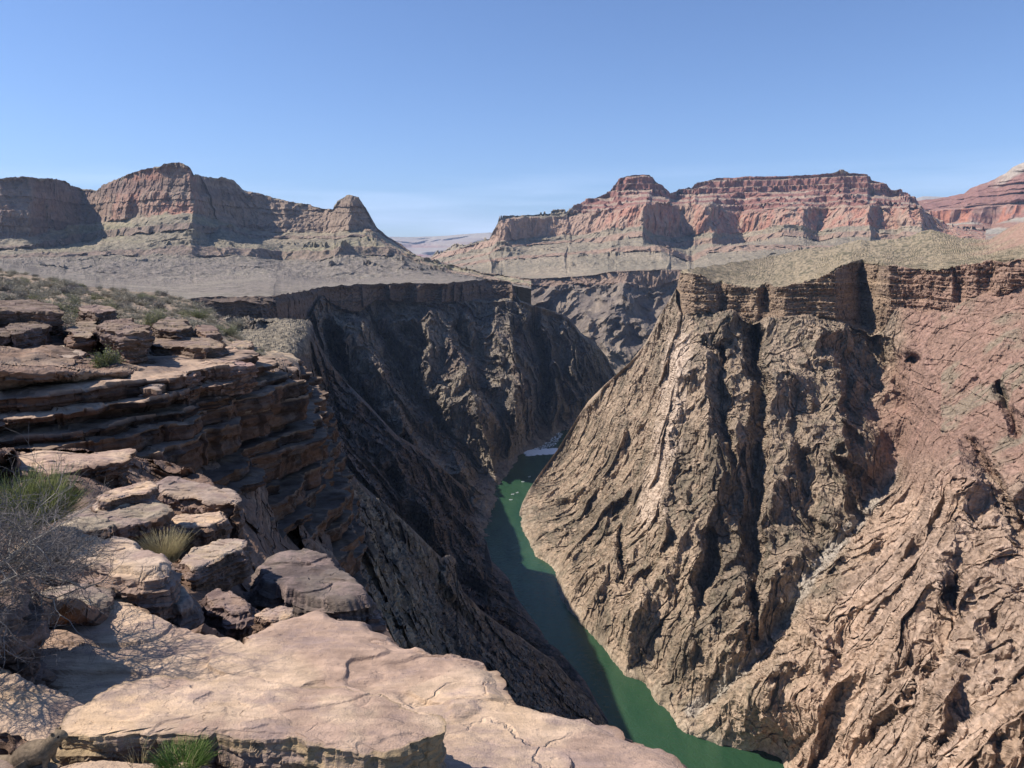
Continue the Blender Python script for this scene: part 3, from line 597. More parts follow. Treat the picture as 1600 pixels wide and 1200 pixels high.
    # blocky broken ground
    P[..., 2] += 2.6*ridged(P, (9, 9, 9), 4, 163)*sst(PY-poly(top)(PX), 0, 5)
    n = fbm(P, 40, 4, 165); c = cmix(np.zeros(P.shape)+(.16, .13, .10), (.075, .063, .053), sst(n, -.1, .4)); c = cmix(c, (.27, .215, .15), sst(fbm(P, 9, 4, 166), .05, .35)*.8)
    c = cmix(c, (.26, .15, .10), (1-sst(PX, 500, 600))*.6)
    finish('near_spur_slope', P, M_gorge, c, back=(90, 150, 6))
left_gorge()

# --- right: the great sunlit wall, its rim cliff and the platform above
def right_wall():
    sil = [(806,806),(812,800),(816,786),(826,766),(846,736),(870,704),(890,672),(905,648),(920,626),(945,601),(962,586),(985,565),(1000,547),(1012,530),(1020,515),(1030,494),(1040,478),(1050,462),(1058,448),(1062,428),(1066,423),(1090,418),(1150,409),(1190,404),(1210,400),(1240,393),(1270,387),(1295,386),(1330,378),(1345,374),(1360,377),(1385,374),(1420,370),(1440,362),(1456,360),(1475,363),(1500,371),(1525,373),(1545,374),(1570,360),(1600,346),(1680,310),(1760,280)]
    silr = [(806,1150),(870,1300),(920,1250),(962,1200),(1020,1120),(1058,1020),(1066,1010),(1150,1350),(1210,1650),(1330,1900),(1450,1750),(1545,1500),(1600,1350),(1760,1200)]
    edge = [(806,800),(1050,455),(1058,440),(1062,426),(1090,430),(1118,443),(1140,446),(1180,449),(1215,448),(1240,446),(1277,436),(1300,424),(1315,416),(1330,412),(1360,413),(1380,414),(1397,417),(1450,423),(1487,419),(1515,414),(1540,410),(1600,404),(1760,385)]
    foot = [(806,801),(1050,456),(1058,470),(1066,494),(1100,493),(1142,490),(1160,500),(1184,505),(1215,499),(1240,496),(1280,495),(1310,501),(1335,512),(1360,524),(1380,520),(1390,500),(1397,489),(1450,490),(1487,492),(1510,475),(1530,462),(1560,466),(1600,448),(1760,440)]
    bot = [(806,808),(815,838),(828,872),(852,912),(872,962),(930,1025),(1000,1095),(1030,1120),(1060,1165),(1160,1210),(1260,1255),(1400,1255),(1760,1255)]
    b = [(812,800),(815,832),(830,868),(866,888),(870,925),(905,972),(932,1000),(960,1038),(985,1062),(1008,1066),(1020,1092),(1045,1112),(1060,1140),(1110,1160),(1160,1172),(1225,1196)]
    pts = bank(b)+bed([(820,865),(850,910),(870,960),(930,1025),(1000,1095),(1060,1165),(1160,1210)], 1.045)+[(870,706,1300),(920,628,1262),(962,588,1200),(1020,518,1120),(1055,460,1030),
        (880,740,1215),(900,800,1040),(900,860,900),(950,700,1110),(950,780,960),(940,880,810),(960,960,720),(1000,620,1070),(1000,700,960),(1000,800,840),(1010,900,740),(1020,1000,660),
        (1066,500,1000),(1080,560,930),(1080,650,850),(1080,750,780),(1080,850,720),(1090,950,660),(1090,1050,605),(1150,510,970),(1180,520,960),(1160,650,850),(1160,800,740),(1160,950,640),(1160,1080,570),
        (1240,505,940),(1250,600,860),(1260,700,790),(1250,800,720),(1250,900,650),(1240,1000,590),(1230,1100,535),(1280,1220,460),(1310,510,960),(1360,560,960),(1380,620,930),(1400,700,860),(1340,700,810),(1340,800,720),(1390,760,800),
        (1300,850,680),(1200,985,610),(1340,900,600),(1340,1000,535),(1340,1100,480),(1340,1200,435),(1395,495,960),(1440,500,930),(1440,600,850),(1450,660,780),(1460,740,650),(1440,850,580),(1440,1000,480),(1440,1150,400),(1500,500,900),(1500,600,800),(1510,680,690),(1520,800,560),(1520,950,460),(1520,1100,380),(1520,1230,330),
        (1600,460,900),(1600,560,770),(1600,680,640),(1600,800,540),(1600,950,430),(1600,1100,350),(1600,1240,300),(1700,460,860),(1700,700,590),(1700,1000,380),(1700,1240,280)]
    PX, PY = grid(sil, bot, 806, 1800, 1540, 1040)
    f = tps(pts); fy = poly(foot)(PX)+7*fbm(np.stack([PX, 0*PX, 0*PX], -1), 34, 4, 8); U1 = np.stack([PX, 0*PX, 0*PX], -1); sy = poly(sil)(PX); ey = poly(edge)(PX)+(4.5*fbm(U1, 26, 4, 9)+2*fbm(U1, 5, 2, 10))*sst(PX, 1058, 1075)
    LR = tps_fast(f, PX, PY)
    st = [([(1165,505),(1182,520),(1192,600),(1196,690),(1186,760),(1180,850),(1172,940)], 13, .075, 1.1, 26),   # the long dark cleft
          ([(1100,500),(1105,600),(1120,700),(1130,800)], 8, -.026, 1, 32), ([(1062,560),(1050,700),(1035,800),(1020,900)], 8, -.022, 1, 26), ([(975,640),(950,760),(940,880)], 7, -.016, 1, 24), ([(1235,560),(1228,660),(1240,760)], 8, -.028, 1, 30), ([(1310,560),(1318,650),(1330,720)], 9, -.03, 1, 34), ([(1095,860),(1085,960),(1075,1060)], 8, -.02, 1, 26), ([(1010,880),(1000,960),(1010,1040)], 7, -.016, 1, 24),
          ([(1120,520),(1125,600),(1150,700),(1155,780)], 11, .03, 1.1, 18),
          ([(1092,530),(1130,545),(1128,585)], 14, .03, 1.1, 20),
          ([(1065,520),(1062,640),(1050,760),(1030,860)], 36, -.035, 1.0),
          ([(1215,520),(1205,640),(1208,760),(1190,860)], 22, -.03, 1.0),
          ([(1155,640),(1160,720),(1165,800)], 16, -.02, .9),
          ([(1255,700),(1262,780),(1278,850)], 18, .05, 1.1, 30),
          ([(1300,700),(1345,760),(1360,820),(1330,850)], 14, .04, 1.1, 26),
          ([(1230,525),(1290,515),(1350,535),(1385,590),(1410,640)], 26, -.03, 1.0),
          ([(1320,470),(1370,545),(1400,600),(1418,650)], 20, .06, 1.0, 34),
          ([(1420,660),(1390,750),(1330,830),(1265,900),(1230,960),(1190,1020),(1120,1085),(1080,1120)], 26, .05, 1.0, 40), # diagonal wash
          ([(1105,820),(1115,880),(1100,950)], 14, .05, 1.1, 22),
          ([(975,810),(968,870),(966,925)], 9, .03, 1.0, 6), ([(958,840),(955,900)], 12, -.022, .8),
          ([(1170,910),(1185,970),(1190,1010)], 10, .035, 1.1, 20), ([(1165,905),(1120,960),(1060,1040)], 26, -.028, 1.0),
          ([(1000,560),(970,620),(930,700),(880,780)], 30, -.02, 1.0), ([(1010,600),(1000,720),(960,820)], 14, .02, 1.0),
          ([(1505,675),(1530,720),(1565,770),(1600,830),(1640,880)], 10, .055, 1.1, 22),
          ([(1495,670),(1500,760),(1480,850),(1440,940),(1400,1020)], 40, -.055, 1.0),
          ([(1500,870),(1488,960),(1480,1030),(1435,1090),(1380,1140),(1300,1220)], 13, .05, 1.1, 26),
          ([(1540,900),(1600,980)], 30, -.02, 1.0), ([(1270,900),(1260,980),(1300,1060),(1260,1150)], 24, -.03, 1),
          ([(1330,960),(1310,1040),(1280,1120),(1240,1190)], 14, .025, 1.1, 20), ([(1560,600),(1580,640),(1590,690)], 16, .06, 1.0, 14),
          ([(1402,530),(1430,560),(1450,620),(1470,660)], 18, -.02, 1.0), ([(1410,560),(1425,575)], 9, .04, 1.0, 10),
          ([(1600,980),(1560,1060),(1500,1130),(1440,1200)], 16, .03, 1.1, 26), ([(900,760),(940,810),(960,860)], 14, -.012, 1)]
    LR = strokes(PX, PY, LR, st, jit=6, seed=25)
    RR = np.exp(LR)
    lrf = np.exp(tps_fast(f, PX, np.clip(fy, 425, 820)))
    h = PX > 1056
    alc = 0*PX                  # bays in the rim cliff that hold deep shade
    for cx, w_, dd in ((1128,12,.03),(1198,14,.035),(1345,44,.11),(1500,12,.02),(1085,10,-.01),(1225,14,-.01),(1548,20,.02),(1440,22,.012)):
        alc = alc+dd*np.clip(1-np.abs(PX+5*fbm(np.stack([PX, PY, 0*PX], -1), 30, 3, 44)-cx)/w_, 0, 1)**.9
    t = np.clip((fy-PY)/np.maximum(fy-ey, 1), 0, 1); inc = h & (PY < fy)
    edger = lrf*1.035*(1+alc)
    cr = lrf+(edger-lrf)*(.5*sst(t, 0, .10)+.5*t)
    ey0 = poly(edge)(PX); q = np.clip((ey0-PY)/np.maximum(ey0-sy, .5), 0, 1); sr = poly(silr)(PX)
    pr = 1/(1/edger+(1/np.maximum(sr, edger*1.02)-1/edger)*q)
    e0 = lrf*1.035; pr = np.maximum(1/(1/e0+(1/np.maximum(sr, e0*1.02)-1/e0)*q), edger)
    RR = np.where(inc, np.where(PY < ey, pr, cr), RR)
    P = pos(PX, PY, RR); isc = inc*sst(t, .02, .1)*(PY >= ey); pl = (inc & (PY < ey)).astype(float)
    red = sst(PX+.25*(PY-500)+25*fbm(np.stack([PX, PY, 0*PX], -1), 60, 3, 46), 1385, 1430)*(1-sst(PY+.0*PX+30*fbm(np.stack([PX, PY, 0*PX], -1), 80, 3, 47), 690, 790))
    smooth_ = red*(1-isc)*(1-pl)
    P = schist(P, 46, 15, 6.5, 200, tilt=-.12, w=(1-isc)*(1-pl)*(1-.55*smooth_)*np.where(PX < 1056, sst(PY-sy, -1, 9), 1))
    stt = blocks(P, 2.6, 9, 210, .5); s2 = blocks(P, 9, 26, 211, .3)
    fr = sst(PX, 1058, 1070)
    d = -isc*fr*(20*fbm(P, (60, 60, 150), 3, 212)+5.5*(stt-.5)+9*(s2-.5)+2.0*fbm(P, (5, 5, 2.2), 3, 213))
    d = d-smooth_*5*(blocks(P, 5, 14, 215, .5)-.5)
    P = disp_ray(P, d)
    P, _, _ = terrace(P, 5.5, 240, np.clip(isc*fr+pl*fr*(1-sst(q, .05, .3)), 0, 1)*sst(fbm(P, (70, 70, 25), 3, 241), -.45, .1), tread=.3, lim=1.2, bw=60, over=.2)
    P[..., 2] += pl*sst(q, 0, .08)*(3.5*fbm(P, (60, 60, 60), 4, 216)+.8*fbm(P, 7, 2, 217))
    
    n = fbm(P, (80, 80, 160), 4, 230); n2 = fbm(P, (16, 16, 70), 4, 231); n3 = fbm(P, 14, 4, 232)
    c = cmix(np.zeros(P.shape)+(.34, .255, .18), (.20, .155, .11), sst(n, -.15, .35))
    c = cmix(c, (.41, .305, .215), sst(n2, .05, .4)*.7); c = cmix(c, (.17, .145, .10), sst(n3, .1, .4)*.5)
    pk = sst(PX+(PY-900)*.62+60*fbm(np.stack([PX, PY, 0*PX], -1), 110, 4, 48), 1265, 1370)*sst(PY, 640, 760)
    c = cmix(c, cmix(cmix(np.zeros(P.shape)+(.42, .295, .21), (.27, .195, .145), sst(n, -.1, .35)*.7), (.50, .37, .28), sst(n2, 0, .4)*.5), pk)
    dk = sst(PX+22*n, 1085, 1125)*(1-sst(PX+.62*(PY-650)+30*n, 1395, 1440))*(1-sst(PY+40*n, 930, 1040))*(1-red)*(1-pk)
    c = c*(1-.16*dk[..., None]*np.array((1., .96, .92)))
    wash, _, _ = segdist(PX, PY, [(1425,650),(1390,750),(1330,825),(1265,900),(1230,960),(1190,1015),(1120,1080),(1080,1110)])
    c = cmix(c, (.38, .33, .27), (1-sst(wash, 6, 15))*.85)
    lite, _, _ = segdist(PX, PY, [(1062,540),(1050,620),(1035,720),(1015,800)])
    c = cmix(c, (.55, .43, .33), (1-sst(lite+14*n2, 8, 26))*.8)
    c = cmix(c, cmix(cmix(np.zeros(P.shape)+(.245, .155, .115), (.225, .175, .125), sst(fbm(P, 60, 3, 233), -.1, .3)*(PX > 1470)), (.31, .19, .145), sst(n2, .1, .4)*.6), red)
    c = cmix(c, cmix(cmix(np.zeros(P.shape)+(.34, .245, .165), (.18, .125, .088), stt), (.28, .165, .125), sst(PX, 1370, 1420)*.55), isc)
    c = cmix(c, cmix(np.zeros(P.shape)+(.285, .225, .148), (.13, .112, .07), sst(fbm(P, (7, 7, 7), 2, 234)+.25*fbm(P, 120, 3, 235), -.05, .3)), pl)
    c = cmix(c, (.30, .19, .14), pl*sst(PX+60*n, 1510, 1600)*sst(sy+30-PY+(PX-1560)*.2+20*n, 0, 16))
    # pale scoured rock and sand just above the water
    c = cmix(c, (.42, .34, .25), (1-sst(P[..., 2]+12*n2+8*n3, RIV+1, RIV+8))*.5)
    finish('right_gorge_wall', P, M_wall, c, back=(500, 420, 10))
right_wall()

# --- the land outside the view: behind and left of the camera, and the floor of the country far below
def ground():
    m = rock_mat('desert_ground', 2.5, .5, .4, base=[(.3, (.20, .16, .12)), (.7, (.32, .25, .18))])
    xs = np.linspace(-900, 2.2, 120); ys = np.linspace(-1200, .6, 120); X, Y = np.meshgrid(xs, ys); P = np.stack([X, Y, 0*X-2.3], -1)
    P[..., 2] += 14*fbm(P, 260, 4, 500)*sst(np.hypot(X, Y), 30, 300)+.3*fbm(P, 8, 3, 501)*sst(np.hypot(X, Y), 4, 20); P[..., 2] = np.minimum(P[..., 2], -2.2+.05*np.hypot(X, Y)*(Y < -8))
    P[:, -1, 2] = -380; P[-1, :, 2] -= 3
    tag(mesh_from('plateau_ground', P.reshape(-1, 3), grid_faces(120, 120), m), kind='structure')
    xs = np.linspace(-29000, 29000, 100); ys = np.linspace(-700, 34000, 100); X, Y = np.meshgrid(xs, ys); P = np.stack([X, Y, 0*X-470], -1)
    tag(mesh_from('ground', P.reshape(-1, 3), grid_faces(100, 100), m), kind='structure')
ground()

# --- the river
def river():
    m = bpy.data.materials.new('river_water'); m.use_nodes = True; nt = m.node_tree; b = nt.nodes['Principled BSDF']; L = nt.links.new
    b.inputs['Roughness'].default_value = .12; b.inputs['IOR'].default_value = 1.33; b.inputs['Specular IOR Level'].default_value = .35
    g = N(nt, 'ShaderNodeTexCoord'); mp = N(nt, 'ShaderNodeMapping'); mp.inputs['Scale'].default_value = (.045, .014, 1); L(g.outputs['Object'], mp.inputs[0])
    n = N(nt, 'ShaderNodeTexNoise'); n.inputs['Detail'].default_value = 5; n.inputs['Scale'].default_value = 1; L(mp.outputs[0], n.inputs['Vector'])
    rc = N(nt, 'ShaderNodeValToRGB'); e = rc.color_ramp.elements; e[0].position = .3; e[0].color = (.018, .056, .028, 1); e[1].position = .75; e[1].color = (.038, .084, .042, 1)
    L(n.outputs['Fac'], rc.inputs[0]); L(rc.outputs[0], b.inputs['Base Color'])
    n2 = N(nt, 'ShaderNodeTexNoise'); n2.inputs['Scale'].default_value = .22; n2.inputs['Detail'].default_value = 8; n2.inputs['Distortion'].default_value = 1.2; L(g.outputs['Object'], n2.inputs['Vector'])
    bp = N(nt, 'ShaderNodeBump'); bp.inputs['Strength'].default_value = .6; bp.inputs['Distance'].default_value = 1.3; L(n2.outputs['Fac'], bp.inputs['Height']); L(bp.outputs[0], b.inputs['Normal'])
    V = []; nx, ny = 40, 80
    X = np.linspace(-260, 1300, nx); Y = np.linspace(330, 3000, ny); GX, GY = np.meshgrid(X, Y)
    V = np.stack([GX, GY, 0*GX+RIV], -1).reshape(-1, 3)
    tag(mesh_from('river', V, grid_faces(ny, nx), m), kind='structure')
    # white water of the rapid
    fm = bpy.data.materials.new('whitewater_foam'); fm.use_nodes = True; q = fm.node_tree.nodes['Principled BSDF']; q.inputs['Base Color'].default_value = (.82, .86, .86, 1); q.inputs['Roughness'].default_value = .6
    Vs, Fs = [], []
    rr = random.Random(4)
    for k in range(900):
        if k < 560:
            px = rr.uniform(822, 872); py = 706+rr.gauss(0, 1.8)+(px-845)*-.06; s = rr.uniform(1.2, 4.2)
        else:
            py = rr.uniform(676, 703); t = (703-py)/27; px = 845+t*28+rr.uniform(-17, 17)*(1-t*.5); s = rr.uniform(.5, 1.6)
        a, b_, c_ = ray(px, py); r = (RIV+.25)/c_; cx, cy = a*r, b_*r; i = len(Vs); m_ = 7
        for j in range(m_):
            th = 2*math.pi*j/m_; q_ = s*rr.uniform(.6, 1.2); Vs.append((cx+1.9*q_*math.cos(th), cy+q_*1.1*math.sin(th), RIV+.25+.02*(k % 9)))
        Vs.append((cx, cy, RIV+.5+s*.18)); Fs += [(i+j, i+(j+1) % m_, i+m_) for j in range(m_)]
    tag(mesh_from('whitewater', np.array(Vs), np.array(Fs), fm), kind='stuff')
river()
# ------------------------------------------------------------------ the ground at the camera: shrubby flat and bedded ledges
ST_TOP = (.57, .41, .285); ST_FACE = (.22, .14, .098); ST_DARK = (.12, .085, .07); VARN = (.30, .225, .20)
M_ledge = rock_mat('ledge_rock', .30, .05, .38, (1, 1, .35), patch=((.17, .13, .11), .5))
M_slab = rock_mat('sandstone_slab', .10, .016, .26, (1.5, .8, .6), rot=(0, 0, .5), pits=.3, patch=((.33, .24, .21), .75), grain=True)
RIGHT = [(-60,417),(0,423),(60,432),(130,447),(200,455),(260,459),(290,467),(320,480),(345,495),(365,515),(378,532),(400,546),(440,553),(465,562),(472,590),(488,640),(494,700),(505,760),(520,850),(560,900),(590,960),(640,1040),(700,1240)]
LPTS = [(-80,425,130),(0,424,125),(60,433,115),(130,448,100),(200,456,90),(260,460,80),(290,468,72),(320,481,64),(345,496,55),(365,516,45),(400,547,34),(465,562,26),(472,590,23.5),(488,640,21),(494,700,19),(505,760,17),(520,850,13.5),(560,900,10),(590,960,7.5),(640,1040,5.5),(700,1220,3.4),
        (-80,465,32),(0,465,32),(0,445,55),(0,490,26),(0,520,21),(0,558,14.5),(100,460,45),(100,480,31),(100,500,26),(100,555,15.5),(200,475,45),(200,500,31),(200,530,23),(200,558,16),(300,500,38),(300,530,26),(300,562,17.5),(350,540,28),(400,565,20),(440,575,19),
        (-80,590,12.6),(0,590,12.8),(0,640,11.4),(0,690,11),(0,708,9.3),(0,740,9.9),(0,790,8.0),(0,850,6.1),(0,910,4.5),(0,1000,3.75),(0,1100,3.2),(0,1220,2.75),(-80,900,4.5),(-80,1220,2.75),
        (130,620,12),(130,690,11.2),(130,720,10.2),(130,790,7.7),(130,860,6.0),(130,930,4.6),(260,600,13.5),(260,640,12.8),(260,700,12.2),(260,745,11),(260,790,8.6),(260,860,6.5),(260,930,4.9),(260,1000,4.2),(200,1220,2.8),
        (390,590,15.5),(390,650,14),(390,720,13.2),(390,760,11.5),(390,830,8.6),(390,900,6.3),(390,960,5.1),(450,620,18),(450,700,16),(450,790,13.8),(450,860,10),(450,930,6.8),(500,960,6.4),(400,1100,3.9),(500,1220,2.95),(600,1100,4.4)]
f_led = tps(LPTS)
def ground_r(px, py):
    return float(np.exp(f_led(np.array([px], float), np.array([py], float)))[0])
def ledges():
    nr, nc = 930, 740
    ry = np.array([p[1] for p in RIGHT], float); rx = np.array([p[0] for p in RIGHT], float)
    py = np.linspace(417, 1235, nr)[::-1]; xr = np.interp(py, ry, rx); v = np.linspace(0, 1, nc)[None]
    PX = -110+(xr[:, None]+110)*v; PY = np.repeat(py[:, None], nc, 1)
    RR = np.exp(tps_fast(f_led, PX, PY, 5)); P = pos(PX, PY, RR)
    zone = sst(PY, 578, 600)*(1-sst(PY-np.interp(PX, [-110, 130, 260, 330, 400, 450, 480, 700], [696, 698, 715, 745, 850, 905, 950, 990]), -14, 6))
    P = disp_ray(P, zone*1.7); P[..., 2] -= zone*.25
    Q = np.stack([PX, PY, 0*PX], -1)
    led = sst(PY+14*fbm(Q, 60, 3, 300), 555, 580)          # bedded ledges below, gravel flat above
    up = (1-led)*sst(PY+10*fbm(Q, 40, 3, 301)-PX*.28, 440, 475)
    # beds: tread and riser pattern by height, broken into blocks
    blk = fbm(P, (2.2, 2.2, 2.2), 3, 302)
    P = disp_ray(P, -led*(.9*blk+1.0*(blocks(P, .9, 3.0, 311, .5, .3)-.5))*np.clip(RR/12, .2, 1.6)-up*.5*blk)
    sc_ = np.maximum(led, up)
    P, tf_, tk_ = terrace(P, .40, 320, np.maximum(up, led*.7)*(1-sst(PY, 535, 550)*(1-sst(PY, 690, 720)))*(1-zone)*(1-sst(PX, 330, 380)), wob=.9, bw=7, lim=1.8, over=.3)
    st = blocks(P, .36, 1.5, 303, .6, .35); st2 = blocks(P, .085, .55, 304, .6, .6)
    P = disp_ray(P, -sc_*(.34*(st-.5)+.15*(st2-.5)+.10*(ridged(P, .8, 3, 305)-.4))*np.clip(RR/12, .3, 1.6)*np.where(v > .985, .5, 1))
    P[..., 2] += (.05*fbm(P, .5, 4, 306)+.02*fbm(P, .12, 3, 307))*led+(1-led)*(.14*fbm(P, 1.6, 4, 308)+.05*fbm(P, .45, 3, 309)*(1-sst(RR, 25, 45)))
    n = fbm(P, 1.5, 4, 310)
    c = cmix(np.zeros(P.shape)+(.29, .215, .15), (.20, .16, .12), sst(n, -.1, .4))
    c = cmix(c, cmix(cmix(np.zeros(P.shape)+(.26, .16, .11), (.10, .07, .055), st2), (.42, .30, .21), sst(n, .2, .5)*.5), np.maximum(led, up*.8))
    # far side
    m = 14; last = P[:, -1]; h = np.hypot(last[:, 0], last[:, 1])[:, None]; ext = []; rr_ = RR[:, -1][:, None]
    low = sst(py, 540, 600)[:, None]
    for k in range(1, m+1):
        t = k/m; q = last.copy(); q[:, :2] += last[:, :2]/h*(rr_*.5+3)*t*(1-.5*low)+np.array([[.0, 0]]); q[:, 2] -= ((rr_[:, 0]*.9+8)*t**1.1)*(1+1.2*low[:, 0])
        ext.append(q)
    P = np.concatenate([P, np.stack(ext, 1)], 1); c = np.concatenate([c, np.repeat(c[:, -1:], m, 1)], 1)
    o = mesh_from('bedrock_ledges', P.reshape(-1, 3), grid_faces(*P.shape[:2]), M_ledge, cols=c); tag(o, kind='structure')
ledges()

def bed_stack():
    nodes = [ # height, then (px, r) along the brink, turning back behind the cliff at its right end
        (-1.95, [(-140,12.6),(0,12.6),(60,12.4),(130,12.7),(200,13.3),(300,13.7),(385,14.2),(396,14.8),(392,16.2),(340,17.6),(270,18.2)]),
        (-2.6, [(-140,11.9),(0,12.0),(130,12.0),(260,12.8),(395,14.1),(425,15.6),(432,17.2),(425,19.5),(370,21)]),
        (-3.3, [(-140,11.5),(0,11.5),(130,11.6),(260,12.4),(390,13.9),(440,15.4),(468,17.8),(474,21),(466,24.5),(430,27)]),
        (-4.4, [(-140,11.2),(0,11.2),(130,11.2),(260,12.0),(390,13.5),(450,14.9),(482,17.4),(490,21.5),(488,27),(470,31)]),
        (-7.5, [(-140,10.8),(0,10.8),(200,10.8),(390,12.4),(450,13.6),(500,16.2),(514,20),(520,26),(524,32)]),
        (-11, [(-140,10.4),(0,10.4),(200,10.4),(400,12.0),(470,13.4),(525,16),(545,20),(555,26),(560,32)])]
    U = np.linspace(0, 1, 40); zs = np.array([n_[0] for n_ in nodes])
    PTH = []
    for z, pl in nodes:
        p = np.array(pl, float); xy = np.array([W(a, 500, b)[:2] for a, b in p])
        L_ = np.r_[0, np.cumsum(np.linalg.norm(np.diff(xy, axis=0), axis=1))]; L_ /= L_[-1]
        PTH.append(np.stack([np.interp(U, L_, xy[:, k]) for k in range(2)], 1))
    PTH = np.array(PTH); rr = random.Random(5)
    VV, FF, CC = [], [], []; off = 0; z = -1.98; k = 0; N_ = 760
    while z > -10.2:
        h = rr.choice([.09, .12, .16, .2, .26, .38, .5, .3])*(1.0 if z > -4.5 else 1.35)
        path = np.array([[np.interp(-z, -zs, PTH[:, u, c_]) for c_ in range(2)] for u in range(40)])
        L_ = np.r_[0, np.cumsum(np.linalg.norm(np.diff(path, axis=0), axis=1))]; s_ = np.linspace(0, L_[-1], N_)
        path = np.stack([np.interp(s_, L_, path[:, c_]) for c_ in range(2)], 1)
        for _ in range(25): path[1:-1] = (path[:-2]+2*path[1:-1]+path[2:])/4
        tg = np.gradient(path, axis=0); nn = np.stack([tg[:, 1], -tg[:, 0]], 1); nn /= np.linalg.norm(nn, axis=1)[:, None]
        if (nn*path).sum() > 0: nn = -nn           # outwards = towards the viewer / the void
        q3 = np.concatenate([path, np.full((N_, 1), z)], 1)
        off_ = .6*fbm(q3*np.array([1, 1, .5]), 2.6, 3, 900)+.34*fbm(q3, 1.3, 3, 900+k//3)+.30*(blocks(q3, 1, 1.3, 930+k//2)-.5)+.15*(blocks(q3, 1, .45, 960+k)-.5)+rr.uniform(-.16, .12)-(.4 if k % 4 == 2 else 0)
        path = path+nn*off_[:, None]
        rows = []
        nt_ = 16
        for a in range(nt_):                        # tread, from far inside to the brink
            u = (1-a/(nt_-1))**1.6; q = np.concatenate([path-nn*(u*3.2), np.full((N_, 1), z)], 1); rows.append(q)
        q0 = rows[-1]; w_ = [0]*nt_
        nr_ = 9
        for a in range(1, nr_+1):                   # riser
            u = a/nr_; q = q0.copy(); q[:, 2] -= h*1.04*u; q[:, :2] -= nn*(.06*u*u); rows.append(q); w_.append(1)
        q = rows[-1].copy(); q[:, :2] -= nn*1.2; rows.append(q); w_.append(1)
        P = np.array(rows); w = np.array(w_, float)[:, None]
        sub = blocks(P, .07, .5, 990+k, .6, .6)
        P[..., :2] += nn[None]*((.13*(sub-.5)+.05*fbm(P, .25, 3, 991)+.06*(ridged(P, .6, 3, 992)-.4))*w)[..., None]
        P[..., 2] += (1-w)*(.05*fbm(P, .9, 4, 993+k)+.035*sst(fbm(P, (.9, .5, .9), 3, 994+k), 0, .06)+.012*fbm(P, .15, 3, 995))
        n1 = fbm(P, 1.1, 4, 996); n2 = fbm(P, (.5, .5, 2), 3, 997)
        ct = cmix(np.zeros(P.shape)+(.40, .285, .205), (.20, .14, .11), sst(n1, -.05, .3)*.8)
        cf = cmix(np.zeros(P.shape)+(.15, .082, .055), (.045, .033, .029), sst(n2, -.05, .3)*.85); cf = cmix(cf, (.24, .125, .07), sst(n1, .15, .4)*.6); cf = cf*.72; ct = ct*(1 if z > -2.4 else .72 if z > -3.2 else .5)  # risers and lower treads darkened: their shade is put into the colour
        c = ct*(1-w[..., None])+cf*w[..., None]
        f = grid_faces(*P.shape[:2])+off; VV.append(P.reshape(-1, 3)); CC.append(c.reshape(-1, 3)); FF.append(f); off += P.shape[0]*P.shape[1]
        z -= h; k += 1
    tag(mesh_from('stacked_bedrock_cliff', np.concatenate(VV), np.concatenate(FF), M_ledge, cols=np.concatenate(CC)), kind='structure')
bed_stack()

